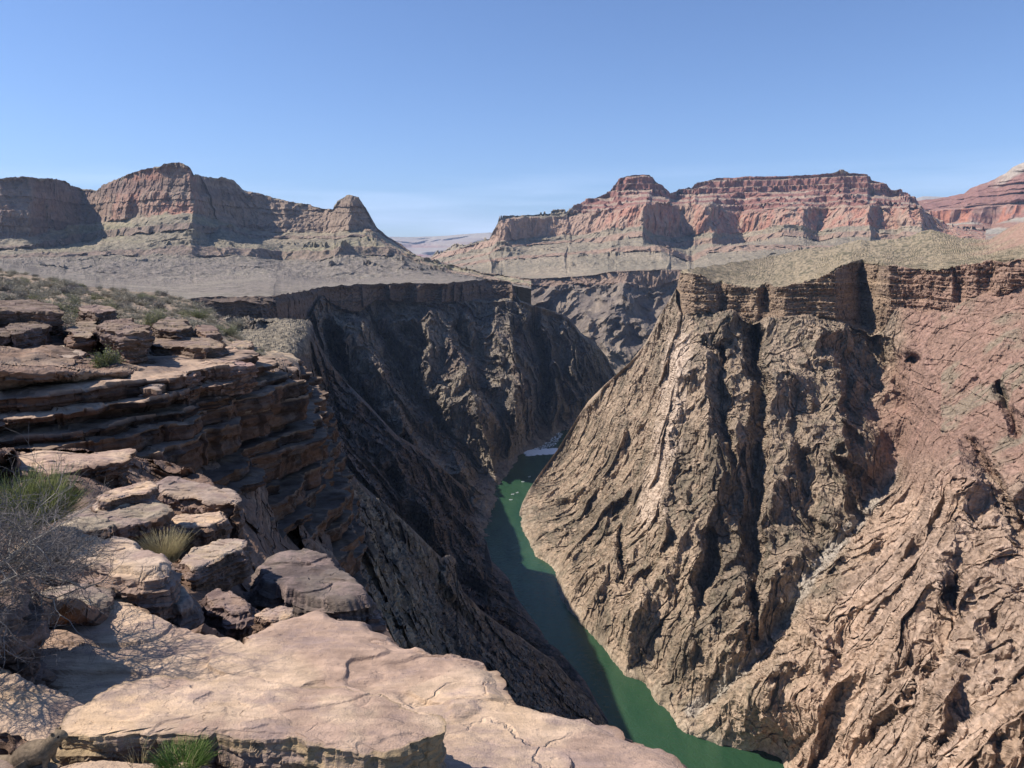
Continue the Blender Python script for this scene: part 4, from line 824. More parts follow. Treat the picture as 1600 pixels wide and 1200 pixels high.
def slab(name, label, cat, pts, z, h, n=220, rings=46, rows=26, tilt=None, rnd=.05, rough=1.0, face=None, topc=None, seed=1, mat=None, group=None, under=.0, tuck=.0, cracks=0, zs=None, boxy=0):
    """a block of bedded sandstone: pts = outline of its upper face (px, py) at height z; h = thickness in metres"""
    p = np.array([a if len(a) == 3 else W(a[0], a[1], float(rz(a[0], a[1], z))) for a in pts])
    q = np.concatenate([p, p[:1]]); L_ = np.r_[0, np.cumsum(np.linalg.norm(np.diff(q, axis=0), axis=1))]; tot = L_[-1]
    s = np.linspace(0, tot, n, endpoint=False); o = np.stack([np.interp(s, L_, q[:, k]) for k in range(3)], 1)
    rnd *= .55
    for _ in range(max(1, n//90)): o = (np.roll(o, 1, 0)+2*o+np.roll(o, -1, 0))/4
    size = math.sqrt(np.ptp(p[:, 0])*np.ptp(p[:, 1])+1e-6)
    c = o.mean(0); out = o[:, :2]-c[:2]; out /= np.linalg.norm(out, axis=1)[:, None]
    tg = np.roll(o, -1, 0)-np.roll(o, 1, 0); nn = np.stack([tg[:, 1], -tg[:, 0]], 1); nn /= np.linalg.norm(nn, axis=1)[:, None]+1e-9
    if (nn*out).sum() < 0: nn = -nn
    s0 = min(size, 1.8); o3 = o.copy(); o3[:, 2] = 0
    ed_ = .045*s0*fbm(o3, s0*.30, 4, seed+440)+.035*s0*(blocks(o3, 1, s0*.22, seed+441)-.5)+.014*s0*fbm(o3, s0*.05, 2, seed+442)
    if boxy: rnd *= .3; ed_ = ed_+.10*s0*(blocks(o3, 1, s0*.45, seed+443)-.5)
    o[:, :2] += nn*ed_[:, None]
    t = np.linspace(0, 1, rings)[1:]; t = 1-(1-t)**1.25
    top = c+(o-c)[None]*t[:, None, None]
    drop = rnd*np.clip((t-.86)/.14, 0, 1)**2.2; top[..., 2] -= drop[:, None]
    if cracks: pass
    side = []
    for k in range(1, rows+1):
        u = k/rows; r_ = o.copy(); r_[:, 2] = o[:, 2]-rnd-(h-rnd)*u
        r_[:, :2] += nn*(rnd*.5*math.sin(min(u*4, 1)*math.pi/2)-np.where(nn[:, :1] > .25, max(tuck, .12), tuck)*h*u**1.5); side.append(r_)
    side = np.stack(side); bot = side[-1]*1.0; bot2 = c+(bot-c)*.5; bot2[:, 2] = bot[:, 2]
    P = np.concatenate([np.repeat(c[None, None], n, 1), top, side, bot2[None]]); K = len(t)+1
    # shape: bedding on the sides, undulation and plucked scars on the top
    sz = min(size, 1.6); bt = max(.02, min(.09, h*.16))
    stt = blocks(P, bt, sz*.30+.05, seed+400, .4, .6); st2 = blocks(P, bt*.38, sz*.16+.03, seed+420, .5, .6)
    nn3 = np.concatenate([nn, np.zeros((n, 1))], 1)[None]
    wside = np.zeros(P.shape[0]); wside[K:-1] = 1; wside[K-4:K] = [.15, .3, .5, .8]
    a = rough*(2.1*bt*(stt-.5)+.9*bt*(st2-.5)+.05*sz*fbm(P, sz*.42, 4, seed+401)+.028*sz*ridged(P, (sz*.16, sz*.16, sz*.10), 3, seed+402))
    P = P+nn3*(a*wside[:, None])[..., None]
    wt = np.ones(P.shape[0]); wt[K:] = .0
    tp_ = rough*(.030*sz*fbm(P, sz*.55, 3, seed+403)+.010*sz*fbm(P, sz*.13, 4, seed+404))
    # thin beds stepping across the top
    stp = sst(fbm(P, (sz*.8, sz*.35, sz), 3, seed+405), -.02, .05)+sst(fbm(P, (sz*.5, sz*.3, sz), 3, seed+406), .14, .19)
    tp_ = tp_+rough*.014*sz*stp
    cr = 1-np.clip(np.abs(fbm(P, (sz*.55, sz*.22, sz), 3, seed+407))/.011, 0, 1)
    tp_ = tp_-rough*.006*sz*cr*(fbm(P, sz*.4, 2, seed+408) > .05)
    P[..., 2] += tp_*wt[:, None]
    P[..., 2] += rough*.02*sz*fbm(P, sz*.1, 3, seed+409)*(1-wt)[:, None]
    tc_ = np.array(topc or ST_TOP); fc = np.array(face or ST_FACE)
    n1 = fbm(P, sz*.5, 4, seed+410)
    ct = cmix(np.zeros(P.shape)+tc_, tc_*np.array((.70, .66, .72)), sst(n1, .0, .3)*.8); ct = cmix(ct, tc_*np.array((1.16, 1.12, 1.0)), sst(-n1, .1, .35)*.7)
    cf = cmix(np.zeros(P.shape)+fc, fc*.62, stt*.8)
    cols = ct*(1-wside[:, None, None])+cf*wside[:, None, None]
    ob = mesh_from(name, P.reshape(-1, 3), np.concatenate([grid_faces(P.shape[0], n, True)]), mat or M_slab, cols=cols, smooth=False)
    tag(ob, label, cat, group, 'thing'); ob.name = {'rock slab': 'flat_rock', 'flat rock': 'flat_rock', 'boulder': 'boulder', 'rock': 'small_rock', 'rock ledge': 'rock_ledge'}[cat]; ob.data.name = ob.name
    return ob
SL = 'rock_slab'
slab(SL, 'huge smooth pinkish sandstone slab sloping to the cliff edge, bottom centre foreground', 'rock slab', [(165,930),(185,938),(205,955),(262,975),(330,990),(366,1006),(376,1012),(388,1000),(402,985),(450,968),(490,966),(520,969),(560,973),(610,988),(655,1012),(705,1022),(746,1030),(768,1052),(775,1075),(812,1098),(850,1104),(905,1119),(950,1128),(975,1148),(1010,1165),(1050,1185),(1130,1222),(1000,1330),(600,1330),(300,1270),(120,1160),(60,1090),(20,1040),(60,985),(110,945)], -1.75, 1.3, n=760, rings=260, rows=50, rnd=.05, rough=.62, seed=3)
slab(SL, 'thick flat sandstone block with a shaded broken right end, lying on the large slab', 'rock slab', [(98,1142),(112,1116),(150,1088),(195,1066),(240,1058),(300,1064),(350,1052),(430,1062),(520,1075),(600,1088),(650,1106),(678,1115),(690,1130),(672,1148),(630,1166),(568,1172),(480,1160),(400,1152),(300,1146),(200,1140),(140,1148)], -1.52, .32, n=520, rings=150, rows=46, rnd=.012, rough=.5, face=(.40, .29, .17), seed=21, tuck=-.35)
slab(SL, 'low grooved sandstone slab at the left edge, above the squirrel', 'rock slab', [(-120,1000),(-40,1022),(0,1042),(40,1062),(85,1076),(126,1090),(136,1101),(122,1118),(97,1138),(80,1150),(50,1156),(0,1140),(-120,1100)], -1.58, .34, n=320, rings=100, rows=30, rnd=.02, rough=.6, seed=31)
shade_rock = slab(SL, 'unseen boulder added left of the view to shade the rock in the bottom left corner', 'boulder', [(-2.9, 1.3, -1.10), (-2.3, 1.25, -1.12), (-2.12, 1.6, -1.14), (-2.06, 1.95, -1.16), (-2.2, 2.1, -1.2), (-2.5, 2.2, -1.2), (-3.0, 2.0, -1.15)], -1.1, 1.1, n=200, rings=40, rows=40, rnd=.05, seed=35)
shade_rock.name = 'unseen_shade_boulder'; tag(shade_rock, kind='structure')  # out-of-view boulder, added only to cast shade on the corner
for k_ in ('label', 'category'): del shade_rock[k_]
slab(SL, 'dark stone in the bottom left corner that the squirrel stands on', 'rock', [(-120,1178),(-20,1180),(30,1183),(66,1187),(90,1191),(103,1199),(98,1215),(60,1240),(-120,1250)], -1.50, .4, n=220, rings=50, rows=26, rnd=.02, rough=.35, seed=43, topc=(.27, .20, .15), face=(.16, .11, .08))
slab(SL, 'low rock below the green grass tuft, at the bottom edge', 'rock slab', [(60,1215),(100,1192),(170,1184),(230,1187),(330,1192),(380,1203),(440,1240),(300,1290),(60,1290)], -1.56, .3, n=260, rings=70, rows=20, seed=41, rnd=.03, rough=.6)
slab(SL, 'pale rounded slab jutting right from under the grey dead bush', 'rock slab', [(20,856),(45,838),(76,826),(112,824),(160,839),(200,841),(232,856),(262,874),(271,886),(250,896),(205,894),(150,880),(90,872),(40,874)], -1.62, .26, n=360, rings=110, rows=40, rnd=.07, rough=.85, seed=51, topc=(.52, .39, .29), face=(.36, .25, .19))
slab(SL, 'grey rounded boulder tucked beneath the pale slab, touching the big slab', 'boulder', [(170,905),(205,896),(245,893),(276,900),(296,922),(299,940),(284,952),(240,944),(200,930)], -1.83, .26, n=260, rings=70, rows=26, rnd=.10, rough=.7, seed=61, topc=(.33, .265, .215), face=(.22, .165, .135))
slab(SL, 'angular rock poking out right of the dead bush roots', 'rock slab', [(50,930),(85,914),(125,910),(152,917),(166,930),(155,946),(110,950),(70,948)], -1.68, .3, n=240, rings=60, rows=24, rnd=.04, seed=71, topc=(.38, .31, .235), face=(.26, .19, .145))
slab(SL, 'dark blocky boulder at the left edge below the dead bush', 'boulder', [(-140,890),(-40,898),(20,908),(48,925),(56,945),(40,962),(0,966),(-140,960)], -1.38, .62, n=260, rings=70, rows=40, rnd=.08, seed=81, topc=(.25, .19, .15), face=(.20, .14, .11))
slab(SL, 'broad tilted slab with a dark lichen sheen between the green bush and the dry grass', 'rock slab', [(88,818),(112,798),(150,788),(200,786),(240,780),(264,796),(250,806),(215,812),(165,823),(128,830),(98,829)], -1.80, .42, n=300, rings=70, rows=24, rnd=.03, seed=91, topc=(.36, .29, .21))
slab(SL, 'thin split slab with a sunlit top, stacked on the broad tilted slab', 'rock slab', [(150,777),(172,764),(205,757),(240,752),(246,760),(232,769),(200,773),(165,782)], -1.72, .09, n=240, rings=60, rows=18, rnd=.02, seed=101)
slab(SL, 'small pale wedge under the thin split slab', 'rock slab', [(142,790),(160,779),(195,780),(200,788),(175,793),(150,796)], -1.78, .06, n=160, rings=36, rows=12, rnd=.015, seed=111, topc=(.53, .41, .30))
slab(SL, 'large overhanging boulder slab right of the thin split slab', 'boulder', [(236,756),(262,746),(300,749),(335,757),(372,766),(384,778),(372,786),(330,782),(285,774),(250,768)], -1.98, .5, n=300, rings=70, rows=28, rnd=.05, seed=121, topc=(.36, .27, .21))
slab(SL, 'low rounded rock just above the dry grass tuft', 'rock slab', [(262,812),(285,802),(318,801),(345,798),(354,810),(325,822),(285,824)], -2.05, .35, n=200, rings=46, rows=18, rnd=.04, seed=131)
slab(SL, 'rock shelf with a sunlit rim right of the dry grass tuft', 'rock slab', [(280,876),(300,856),(335,846),(370,838),(388,844),(378,860),(345,872),(305,888)], -2.02, .24, n=260, rings=60, rows=26, rnd=.03, seed=141, topc=(.48, .37, .27))
slab(SL, 'big dark rounded boulder leaning over the drop, behind the large slab', 'boulder', [(392,884),(420,862),(468,856),(510,868),(545,892),(574,918),(578,938),(540,944),(470,930),(415,915)], -2.28, .75, n=360, rings=80, rows=50, rnd=.16, rough=.9, seed=151, topc=(.17, .135, .115), face=(.13, .10, .085), tuck=.1)
slab(SL, 'small broken purple rock in the gap left of the big dark boulder', 'rock', [(318,930),(336,920),(362,928),(388,940),(392,954),(362,956),(332,946)], -1.98, .2, n=200, rings=46, rows=20, rnd=.03, rough=1.3, seed=161, topc=(.27, .19, .155), face=(.15, .10, .085))
slab(SL, 'little sunlit rock wedged at the rim of the large slab', 'rock', [(395,962),(412,950),(440,946),(462,950),(455,964),(425,970)], -1.92, .16, n=180, rings=40, rows=16, rnd=.02, rough=1.5, seed=171)
slab(SL, 'long sunlit shelf slab above the green bush, dark hollow beneath', 'rock slab', [(10,730),(22,713),(60,706),(110,707),(150,708),(178,700),(206,703),(192,717),(135,724),(85,738),(50,735)], -2.3, .55, n=360, rings=70, rows=36, rnd=.03, seed=181, tuck=.5)
slab(SL, 'square-faced block at the left edge in the stacked ledge', 'rock slab', [(-60,618),(0,611),(60,609),(102,617),(94,628),(62,633),(42,638),(-60,636)], -2.35, .26, n=260, rings=50, rows=24, rnd=.02, seed=191, face=(.34, .25, .18))
slab(SL, 'small squared block beside the square-faced block', 'rock slab', [(95,624),(110,618),(142,618),(157,624),(135,631),(104,631)], -2.3, .2, n=160, rings=36, rows=18, rnd=.015, seed=201, face=(.30, .21, .15))
slab(SL, 'thin cracked slab of the broken pale pavement, at the left', 'rock slab', [(-60,598),(0,590),(50,583),(100,578),(140,575),(152,585),(156,592),(130,598),(100,602),(40,606),(-60,610)], -2.18, .14, n=320, rings=60, rows=18, rnd=.02, seed=211, topc=(.50, .38, .28))
slab(SL, 'pitted pale slab in the middle of the broken pavement', 'rock slab', [(148,582),(180,575),(238,574),(262,588),(276,600),(244,611),(200,608),(165,600)], -2.12, .17, n=300, rings=60, rows=20, rnd=.03, seed=221, topc=(.52, .41, .30), rough=1.3)
slab(SL, 'small bright flat flake at the right end of the pale pavement', 'rock slab', [(262,611),(272,604),(292,601),(316,607),(304,615),(278,617)], -2.35, .05, n=160, rings=36, rows=12, rnd=.01, seed=231, topc=(.56, .42, .31))
slab(SL, 'big reddish flat-topped slab capping the stacked ledge', 'rock slab', [(222,568),(240,561),(300,559),(350,561),(396,566),(396,572),(345,577),(312,580),(292,589),(262,587),(240,578)], -2.02, .52, n=420, rings=70, rows=44, rnd=.03, seed=241, topc=(.44, .30, .235), face=(.26, .15, .105))
slab(SL, 'thick pale slab at the left edge behind the cracked pavement', 'rock slab', [(-60,560),(0,551),(60,551),(106,555),(108,562),(72,566),(40,570),(10,570),(-60,576)], -1.88, .2, n=280, rings=50, rows=20, rnd=.03, seed=251, topc=(.50, .39, .28), face=(.40, .29, .20))
slab(SL, 'split pale slab leaning behind the thick pale slab', 'rock slab', [(60,551),(72,541),(95,543),(130,554),(122,561),(88,560)], -1.76, .07, n=180, rings=40, rows=14, rnd=.02, seed=261, topc=(.50, .40, .29))
slab(SL, 'big layered boulder with a flat brown top among the grey shrubs', 'boulder', [(155,507),(172,499),(205,499),(222,510),(232,520),(195,523),(165,516)], -1.37, .75, n=260, rings=50, rows=40, rnd=.06, seed=271, topc=(0.259, 0.187, 0.137), boxy=1, face=(.17, .115, .085), tuck=.15)
slab(SL, 'pale cracked boulder left of the big layered boulder', 'boulder', [(112,514),(128,499),(150,502),(156,512),(142,524),(118,527)], -1.50, .5, n=200, rings=40, rows=26, rnd=.08, seed=281, topc=(0.274, 0.209, 0.151), boxy=1)
slab(SL, 'dark squarish boulder in the shade at far left', 'boulder', [(10,514),(28,503),(66,501),(68,511),(45,518),(20,522)], -1.42, .6, n=200, rings=40, rows=28, rnd=.05, seed=291, topc=(0.173, 0.130, 0.101), boxy=1, face=(.17, .12, .09))
slab(SL, 'dark overhanging ledge below the shrub flat at far left', 'rock ledge', [(-60,478),(0,470),(50,470),(85,478),(98,488),(62,488),(20,487),(-60,490)], -1.15, .5, n=280, rings=44, rows=24, rnd=.05, seed=301, topc=(0.194, 0.144, 0.108), boxy=1, face=(.15, .105, .08), tuck=.3)
slab(SL, 'thin dark ledge on the flat behind the pale boulder', 'rock ledge', [(122,485),(130,480),(172,480),(182,486),(152,490)], -1.27, .42, n=180, rings=36, rows=18, rnd=.03, seed=311, topc=(.30, .22, .17), face=(.15, .105, .08))
slab(SL, 'small tan boulder under the dark overhanging ledge', 'rock', [(33,496),(45,489),(62,489),(70,496),(52,500)], -1.36, .16, n=140, rings=30, rows=14, rnd=.05, seed=321, topc=(.33, .26, .18))
slab(SL, 'sunlit jagged tip of the ledge overhanging the gorge', 'rock ledge', [(342,556),(368,546),(405,543),(440,550),(468,560),(452,570),(410,568),(372,564)], -3.6, .75, n=300, rings=46, rows=30, rnd=.06, rough=1.5, seed=331, topc=(.40, .31, .22))
slab(SL, 'small loose slab sitting near the ledge tip', 'rock', [(352,540),(370,532),(392,533),(394,541),(372,546)], -3.3, .3, n=160, rings=34, rows=18, rnd=.04, seed=341, topc=(.40, .30, .21))
slab(SL, 'tilted dark rock between two shrubs below the flat', 'rock', [(304,516),(315,508),(335,512),(345,523),(322,525)], -1.75, .4, n=160, rings=34, rows=18, rnd=.04, seed=351, topc=(.24, .17, .13))
slab(SL, 'dark block at the left edge, below the dark overhanging ledge', 'boulder', [(-60,515),(-20,512),(8,514),(12,522),(-10,527),(-60,527)], -1.45, .6, n=200, rings=40, rows=26, rnd=.04, seed=371, topc=(0.144, 0.108, 0.083), boxy=1, face=(.13, .09, .07))
slab(SL, 'broad dark ledge between the green shrub and the thick pale slab', 'rock ledge', [(118,545),(150,538),(200,540),(225,548),(205,556),(160,557),(128,553)], -1.95, .35, n=260, rings=40, rows=22, rnd=.03, seed=381, topc=(0.245, 0.180, 0.130), boxy=1, face=(.13, .09, .07), tuck=.3)
slab(SL, 'brown flat rock among shrubs right of the big layered boulder', 'flat rock', [(236,506),(262,498),(292,501),(300,510),(275,516),(248,514)], -1.55, .4, n=200, rings=36, rows=20, rnd=.04, seed=391, topc=(0.238, 0.180, 0.130), boxy=1, face=(.14, .10, .075))
slab(SL, 'brown low outcrop on the slope left of the ledge tip', 'flat rock', [(300,553),(330,546),(360,549),(372,557),(345,563),(315,562)], -2.2, .5, n=220, rings=36, rows=22, rnd=.04, seed=401, topc=(0.216, 0.158, 0.119), boxy=1, face=(.13, .09, .07))
slab(SL, 'narrow flat slab at the foot of the big layered boulder', 'rock slab', [(232,530),(262,521),(300,523),(345,531),(352,540),(320,546),(285,542),(250,540)], -1.78, .55, n=200, rings=40, rows=22, rnd=.05, seed=361, topc=(0.274, 0.202, 0.144), boxy=1, face=(.17, .12, .09))

# ------------------------------------------------------------------ plants
M_sage = plain('grey_green_leaf', (.37, .335, .25)); M_grey = plain('grey_twig', (.26, .235, .20)); M_dead = plain('dead_twig', (.17, .15, .14)); M_green = plain('green_stem', (.215, .23, .085)); M_olive = plain('olive_leaf', (.27, .27, .13))
M_straw = plain('dry_grass', (.40, .33, .18)); M_grass = plain('fresh_grass', (.12, .19, .045)); M_bark = plain('dark_bark', (.10, .08, .065))
class MB:
    def __init__(s): s.V = []; s.F = []; s.n = 0
    def tube(s, pts, r0, r1):                       # three-sided tapering stem
        pts = np.array(pts); m = len(pts); t = pts[-1]-pts[0]; t = t/(np.linalg.norm(t)+1e-9)
        a = np.cross(t, (.3, .5, .81)); a /= np.linalg.norm(a)+1e-9; b = np.cross(t, a); R_ = np.linspace(r0, r1, m)
        for i in range(m):
            for k in range(3):
                th = 2.094*k; s.V.append(pts[i]+(a*math.cos(th)+b*math.sin(th))*R_[i])
        for i in range(m-1):
            for k in range(3):
                k2 = (k+1) % 3; s.F.append((s.n+i*3+k, s.n+i*3+k2, s.n+i*3+3+k2, s.n+i*3+3+k))
        s.n += m*3
    def leaf(s, p, d, l, w):
        d = np.array(d, float); d /= np.linalg.norm(d)+1e-9; a = np.cross(d, np.random.RandomState(s.n % 9973).normal(size=3)); a /= np.linalg.norm(a)+1e-9
        s.V += [p, p+d*l*.5+a*w, p+d*l, p+d*l*.5-a*w]; s.F.append((s.n, s.n+1, s.n+2, s.n+3)); s.n += 4
    def build(s, name, mat, parent=None):
        return mesh_from(name, np.array(s.V), np.array(s.F), mat, parent)
def rdir(r, lo=.1, hi=1.0):
    a = r.uniform(0, 2*math.pi); z = r.uniform(lo, hi); k = math.sqrt(max(0, 1-z*z)); return np.array([k*math.cos(a), k*math.sin(a), z])
def bush_parts(R_, H, n, seed, leaves, lw=.012, curve=.25, sr=.004):
    """rounded desert shrub: forking stems from one root with leaf-sized blades along them"""
    r = random.Random(seed); st = MB(); lf = MB()
    lobes = [(rdir(r, .25, .95), r.uniform(.75, 1.1)) for _ in range(9)]
    for i in range(n):
        base, k = lobes[r.randrange(9)]; d = base+np.array([r.gauss(0, .28) for _ in range(3)]); d[2] = abs(d[2])+.05; d /= np.linalg.norm(d)
        L_ = k*r.uniform(.55, 1.05); p0 = np.array([r.gauss(0, .06)*R_, r.gauss(0, .06)*R_, 0.]); e = p0+np.array([d[0]*R_, d[1]*R_, d[2]*H])*L_
        m = (p0+e)/2+np.array([r.gauss(0, 1), r.gauss(0, 1), .4])*curve*.25*R_
        st.tube([p0, m, e], sr, sr*.35)
        for j in range(leaves):
            t = r.uniform(.35, 1.02); q = (1-t)**2*p0+2*t*(1-t)*m+t*t*e+np.array([r.gauss(0, .05)*R_ for _ in range(3)])
            lf.leaf(q, d+np.array([r.gauss(0, .6) for _ in range(3)]), lw*r.uniform(2, 4), lw*r.uniform(.5, .9))
    return st, lf
def empty(name, loc, label=None, cat=None, group=None):
    o = bpy.data.objects.new(name, None); col.objects.link(o); o.location = loc; o.empty_display_size = .1
    return tag(o, label, cat, group)
def shrub(name, loc, label, R_, H, n, seed, mat, leaves=6, lw=.012, sr=.004, cat='shrub', smat=None, group=None, curve=.25):
    e = empty(name, loc, label, cat, group); st, lf = bush_parts(R_, H, n, seed, leaves, lw, curve, sr)
    st.build('stems', smat or M_grey, e)
    if lf.V: lf.build('foliage', mat, e)
    return e
def copy_thing(o):
    c = o.copy(); col.objects.link(c)
    for ch in o.children: d = ch.copy(); col.objects.link(d); d.parent = c
    return c
def gpos(px, py, sink=.03):
    r = ground_r(px, py); p = W(px, py, r); p[2] -= sink; return p
def shrubs():
    lab = 'small rounded grey-green desert shrub'; G = None
    protos = []
    for k in range(5):
        m = [M_sage, M_sage, M_olive, M_sage, M_grey][k]
        protos.append(shrub('desert_shrub', (0, 0, 0), lab, .5, .42, 130, 50+k, m, leaves=9, lw=.016, sr=.005, group=G))
    r = random.Random(12); pts = []; tries = 0
    while len(pts) < 240 and tries < 9000:
        tries += 1
        py = 420+(r.random()**1.25)*140; px = r.uniform(-25, 415)
        lim = np.interp(py, [p[1] for p in RIGHT], [p[0] for p in RIGHT])
        if px > lim-4: continue
        dens = 1.0 if py < 478+.12*px else (.75 if px > 200 else .16)
        if py > 520 and px < 330: continue
        if r.random() > dens: continue
        rad = ground_r(px, py)
        if any(abs(px-a) < w and abs(py-b) < w*.3 for a, b, w in pts): continue
        pts.append((px, py, 8+180/rad))
    for i, (px, py, w) in enumerate(pts):
        o = protos[i] if i < 5 else copy_thing(protos[r.choice([0, 1, 3, 0, 1, 3, 2, 4])])
        o.location = gpos(px, py); rad = ground_r(px, py)
        sc = r.uniform(.62, 1.25)*np.interp(rad, [14, 30, 60, 120], [.62, .8, 1.25, 1.7]); o.scale = (sc, sc, sc*r.uniform(.75, 1.05)); o.rotation_euler.z = r.uniform(0, 6.28)
        far = py < 437+.1*px; zn = ('on the skyline' if far else 'in mid flat' if py < 462+.16*px else 'just above the near ledges') if px < 190 else ('on the slope towards the gorge rim' if py > 490 else 'at the bend of the flat')
        tag(o, 'small rounded grey shrub among many alike '+zn, None, 'grey shrubs '+zn)
    for px, py, R_, H, n, lv, m, nm, lb in [
        (166,572,.30,.36,420,7,M_green,'green_shrub','bright yellow-green wispy shrub on the pale pavement, left of the reddish capping slab'),
        (236,516,.62,.80,420,9,M_olive,'green_shrub','tall dull green shrub behind the big layered boulder'),
        (228,470,.95,.75,420,9,M_olive,'green_shrub','broad dark olive shrub on the skyline of the shrub flat'),
        (112,468,.6,.45,260,8,M_green,'green_shrub','low bright green shrub among grey ones on the far left flat'),
        (247,497,.5,.5,300,8,M_sage,'desert_shrub','grey-green shrub just right of the tall dull green one'),
        (326,556,.42,.42,300,8,M_olive,'green_shrub','small green shrub in front of the ledge tip'),
        (350,525,.75,.6,300,8,M_olive,'green_shrub','dark green shrub near the ledge tip'),
        (312,498,.85,.75,300,8,M_green,'green_shrub','light green shrub right of middle on the sloping flat'),
        (367,512,.9,.8,300,8,M_sage,'desert_shrub','grey shrub farthest right at the brink of the flat'),
        (98,505,.5,.42,260,4,M_straw,'dry_shrub','straw-coloured low bush left of the pale cracked boulder'),
        (105,528,.42,.38,260,6,M_grey,'dead_shrub','grey bush in the shade between two dark boulders'),
        (72,592,.17,.13,160,5,M_straw,'dry_shrub','little straw-coloured tuft on the cracked pavement'),
        (10,640,.10,.08,60,4,M_sage,'desert_shrub','tiny grey-green sprig on the ledge at far left')][:-1]:
        shrub(nm, gpos(px, py, .02), lb, R_, H, n, int(px*7+py), m, leaves=lv, lw=.011 if H < .5 else .016, sr=.004)
shrubs()
def blades(name, part, loc, label, cat, n, R_, H, seed, mat, lean=.5, w=.0016, droop=.3, R0=.05, toward=(0, 0)):
    r = random.Random(seed); mb = MB(); e = empty(name, loc, label, cat)
    for i in range(n):
        a = r.uniform(0, 6.283); rr_ = R0*math.sqrt(r.random()); p0 = np.array([rr_*math.cos(a), rr_*math.sin(a), -.02])
        b = a+r.gauss(0, .5); l = H*r.uniform(.5, 1.1); ln = lean*r.uniform(.1, 1.1)
        d = np.array([math.cos(b)*ln+toward[0], math.sin(b)*ln+toward[1], 1.]); d /= np.linalg.norm(d)
        m = p0+d*l*.55; t = p0+d*l+np.array([math.cos(b), math.sin(b), -.6])*droop*l*r.random()*.5
        mb.tube([p0, p0*.5+m*.5+np.array([0, 0, .01]), m, t], w, w*.3)
    mb.build(part, mat, e); return e
blades('dry_grass_tuft', 'blades', W(258, 868, 5.0)+np.array([0, 0, -.02]), 'dry yellow grass tuft growing in the gap right of the pale rounded slab', 'grass tuft', 700, .2, .21, 5, M_straw, lean=.9, w=.0016, R0=.07)
g = blades('green_grass_tuft', 'blades', W(285, 1190, float(rz(285, 1190, -1.555)))+np.array([0, 0, .0]), 'fresh green grass tuft at the foot of the thick flat block, bottom edge', 'grass tuft', 1000, .1, .072, 6, M_grass, lean=1.2, w=.0010, R0=.062)
for ch_ in [blades('blades', 'blades', (0, 0, 0), None, None, 160, .1, .07, 61, M_straw, lean=1.2, w=.0009, R0=.065)]:
    q_ = ch_.children[0]; q_.parent = g; q_.name = 'dry_blades'; bpy.data.objects.remove(ch_)
blades('straw_stalks', 'stalks', W(215, 1186, float(rz(215, 1186, -1.55))), 'a few bleached straw stalks left of the green grass tuft', 'grass tuft', 26, .05, .09, 9, M_straw, lean=.5, w=.0009, R0=.03)
blades('dark_grass_sprig', 'blades', W(478, 945, 5.4), 'tiny green sprig in the shade on the big dark boulder', 'grass tuft', 60, .1, .07, 7, M_olive, lean=1, w=.001, R0=.03)
# broom-like green bush and the dead grey bush in front of it
gb = empty('green_broom_bush', W(40, 818, 4.9)+np.array([0, 0, -.05]), 'green broom-like bush of thin upright stems behind the dead grey bush', 'shrub')
def broom(e, seed):
    r = random.Random(seed); mb = MB(); wd = MB()
    for i in range(46):         # woody stems, each carrying a brush of green shoots
        d = rdir(r, .45, 1); d[0] += .15; d /= np.linalg.norm(d); p0 = np.array([r.gauss(0, .05), r.gauss(0, .05), 0]); p1 = p0+d*r.uniform(.10, .2)
        wd.tube([p0, (p0+p1)/2, p1], .004, .0025)
        for k in range(40):
            u = r.uniform(.4, 1); q = p0+(p1-p0)*u; s_ = d+np.array([r.gauss(0, .38), r.gauss(0, .38), r.gauss(.35, .3)]); s_ /= np.linalg.norm(s_); l = r.uniform(.09, .24)
            m = q+s_*l*.5+np.array([r.gauss(0, .008), r.gauss(0, .008), 0]); t = m+(s_+np.array([0, 0, .25]))*l*.5; mb.tube([q, m, t], .0019, .0009)
            if r.random() < .5:
                s2 = s_+np.array([r.gauss(0, .4), r.gauss(0, .4), r.gauss(0, .3)]); mb.tube([m, m+s2*l*.2, m+s2*l*.4], .0014, .0008)
    wd.build('woody_stems', M_grey, e); mb.build('green_shoots', M_green, e)
broom(gb, 15)
def twig_tree(loc, label, seed):
    r = random.Random(seed); mb = MB(); fine = MB(); e = empty('dead_grey_bush', loc, label, 'shrub')
    def grow(p, d, l, w, dep):
        n = 3; pts = [p]; q = p.copy(); dd = d.copy()
        for i in range(n):
            dd = dd+np.array([r.gauss(0, .26), r.gauss(0, .26), r.gauss(0, .2)+.02]); dd /= np.linalg.norm(dd); q = q+dd*l/n; pts.append(q.copy())
            if dep and (i or dep > 2):
                for _ in range(r.choice([1, 2, 2])):
                    s = dd+np.array([r.gauss(0, .75), r.gauss(0, .75), r.gauss(0, .6)]); s /= np.linalg.norm(s); grow(q.copy(), s, l*r.uniform(.5, .78), w*.6, dep-1)
        (mb if dep > 2 else fine).tube(pts, w, w*.6)
    for i in range(17):
        d = rdir(r, -.05, .9); d[0] += .25; d /= np.linalg.norm(d); grow(np.array([r.gauss(0, .05), r.gauss(0, .05), 0]), d, r.uniform(.2, .3), .0052, 4)
    mb.build('branches', M_grey, e); fine.build('twigs', M_dead, e); return e
twig_tree(W(18, 915, 3.75)+np.array([0, 0, .02]), 'leafless tangled grey bush at the left edge, spreading over the pale slab', 3)
twig_tree(W(-75, 960, 3.4)+np.array([0, 0, .1]), 'second leafless grey bush half cut off by the left edge', 8)

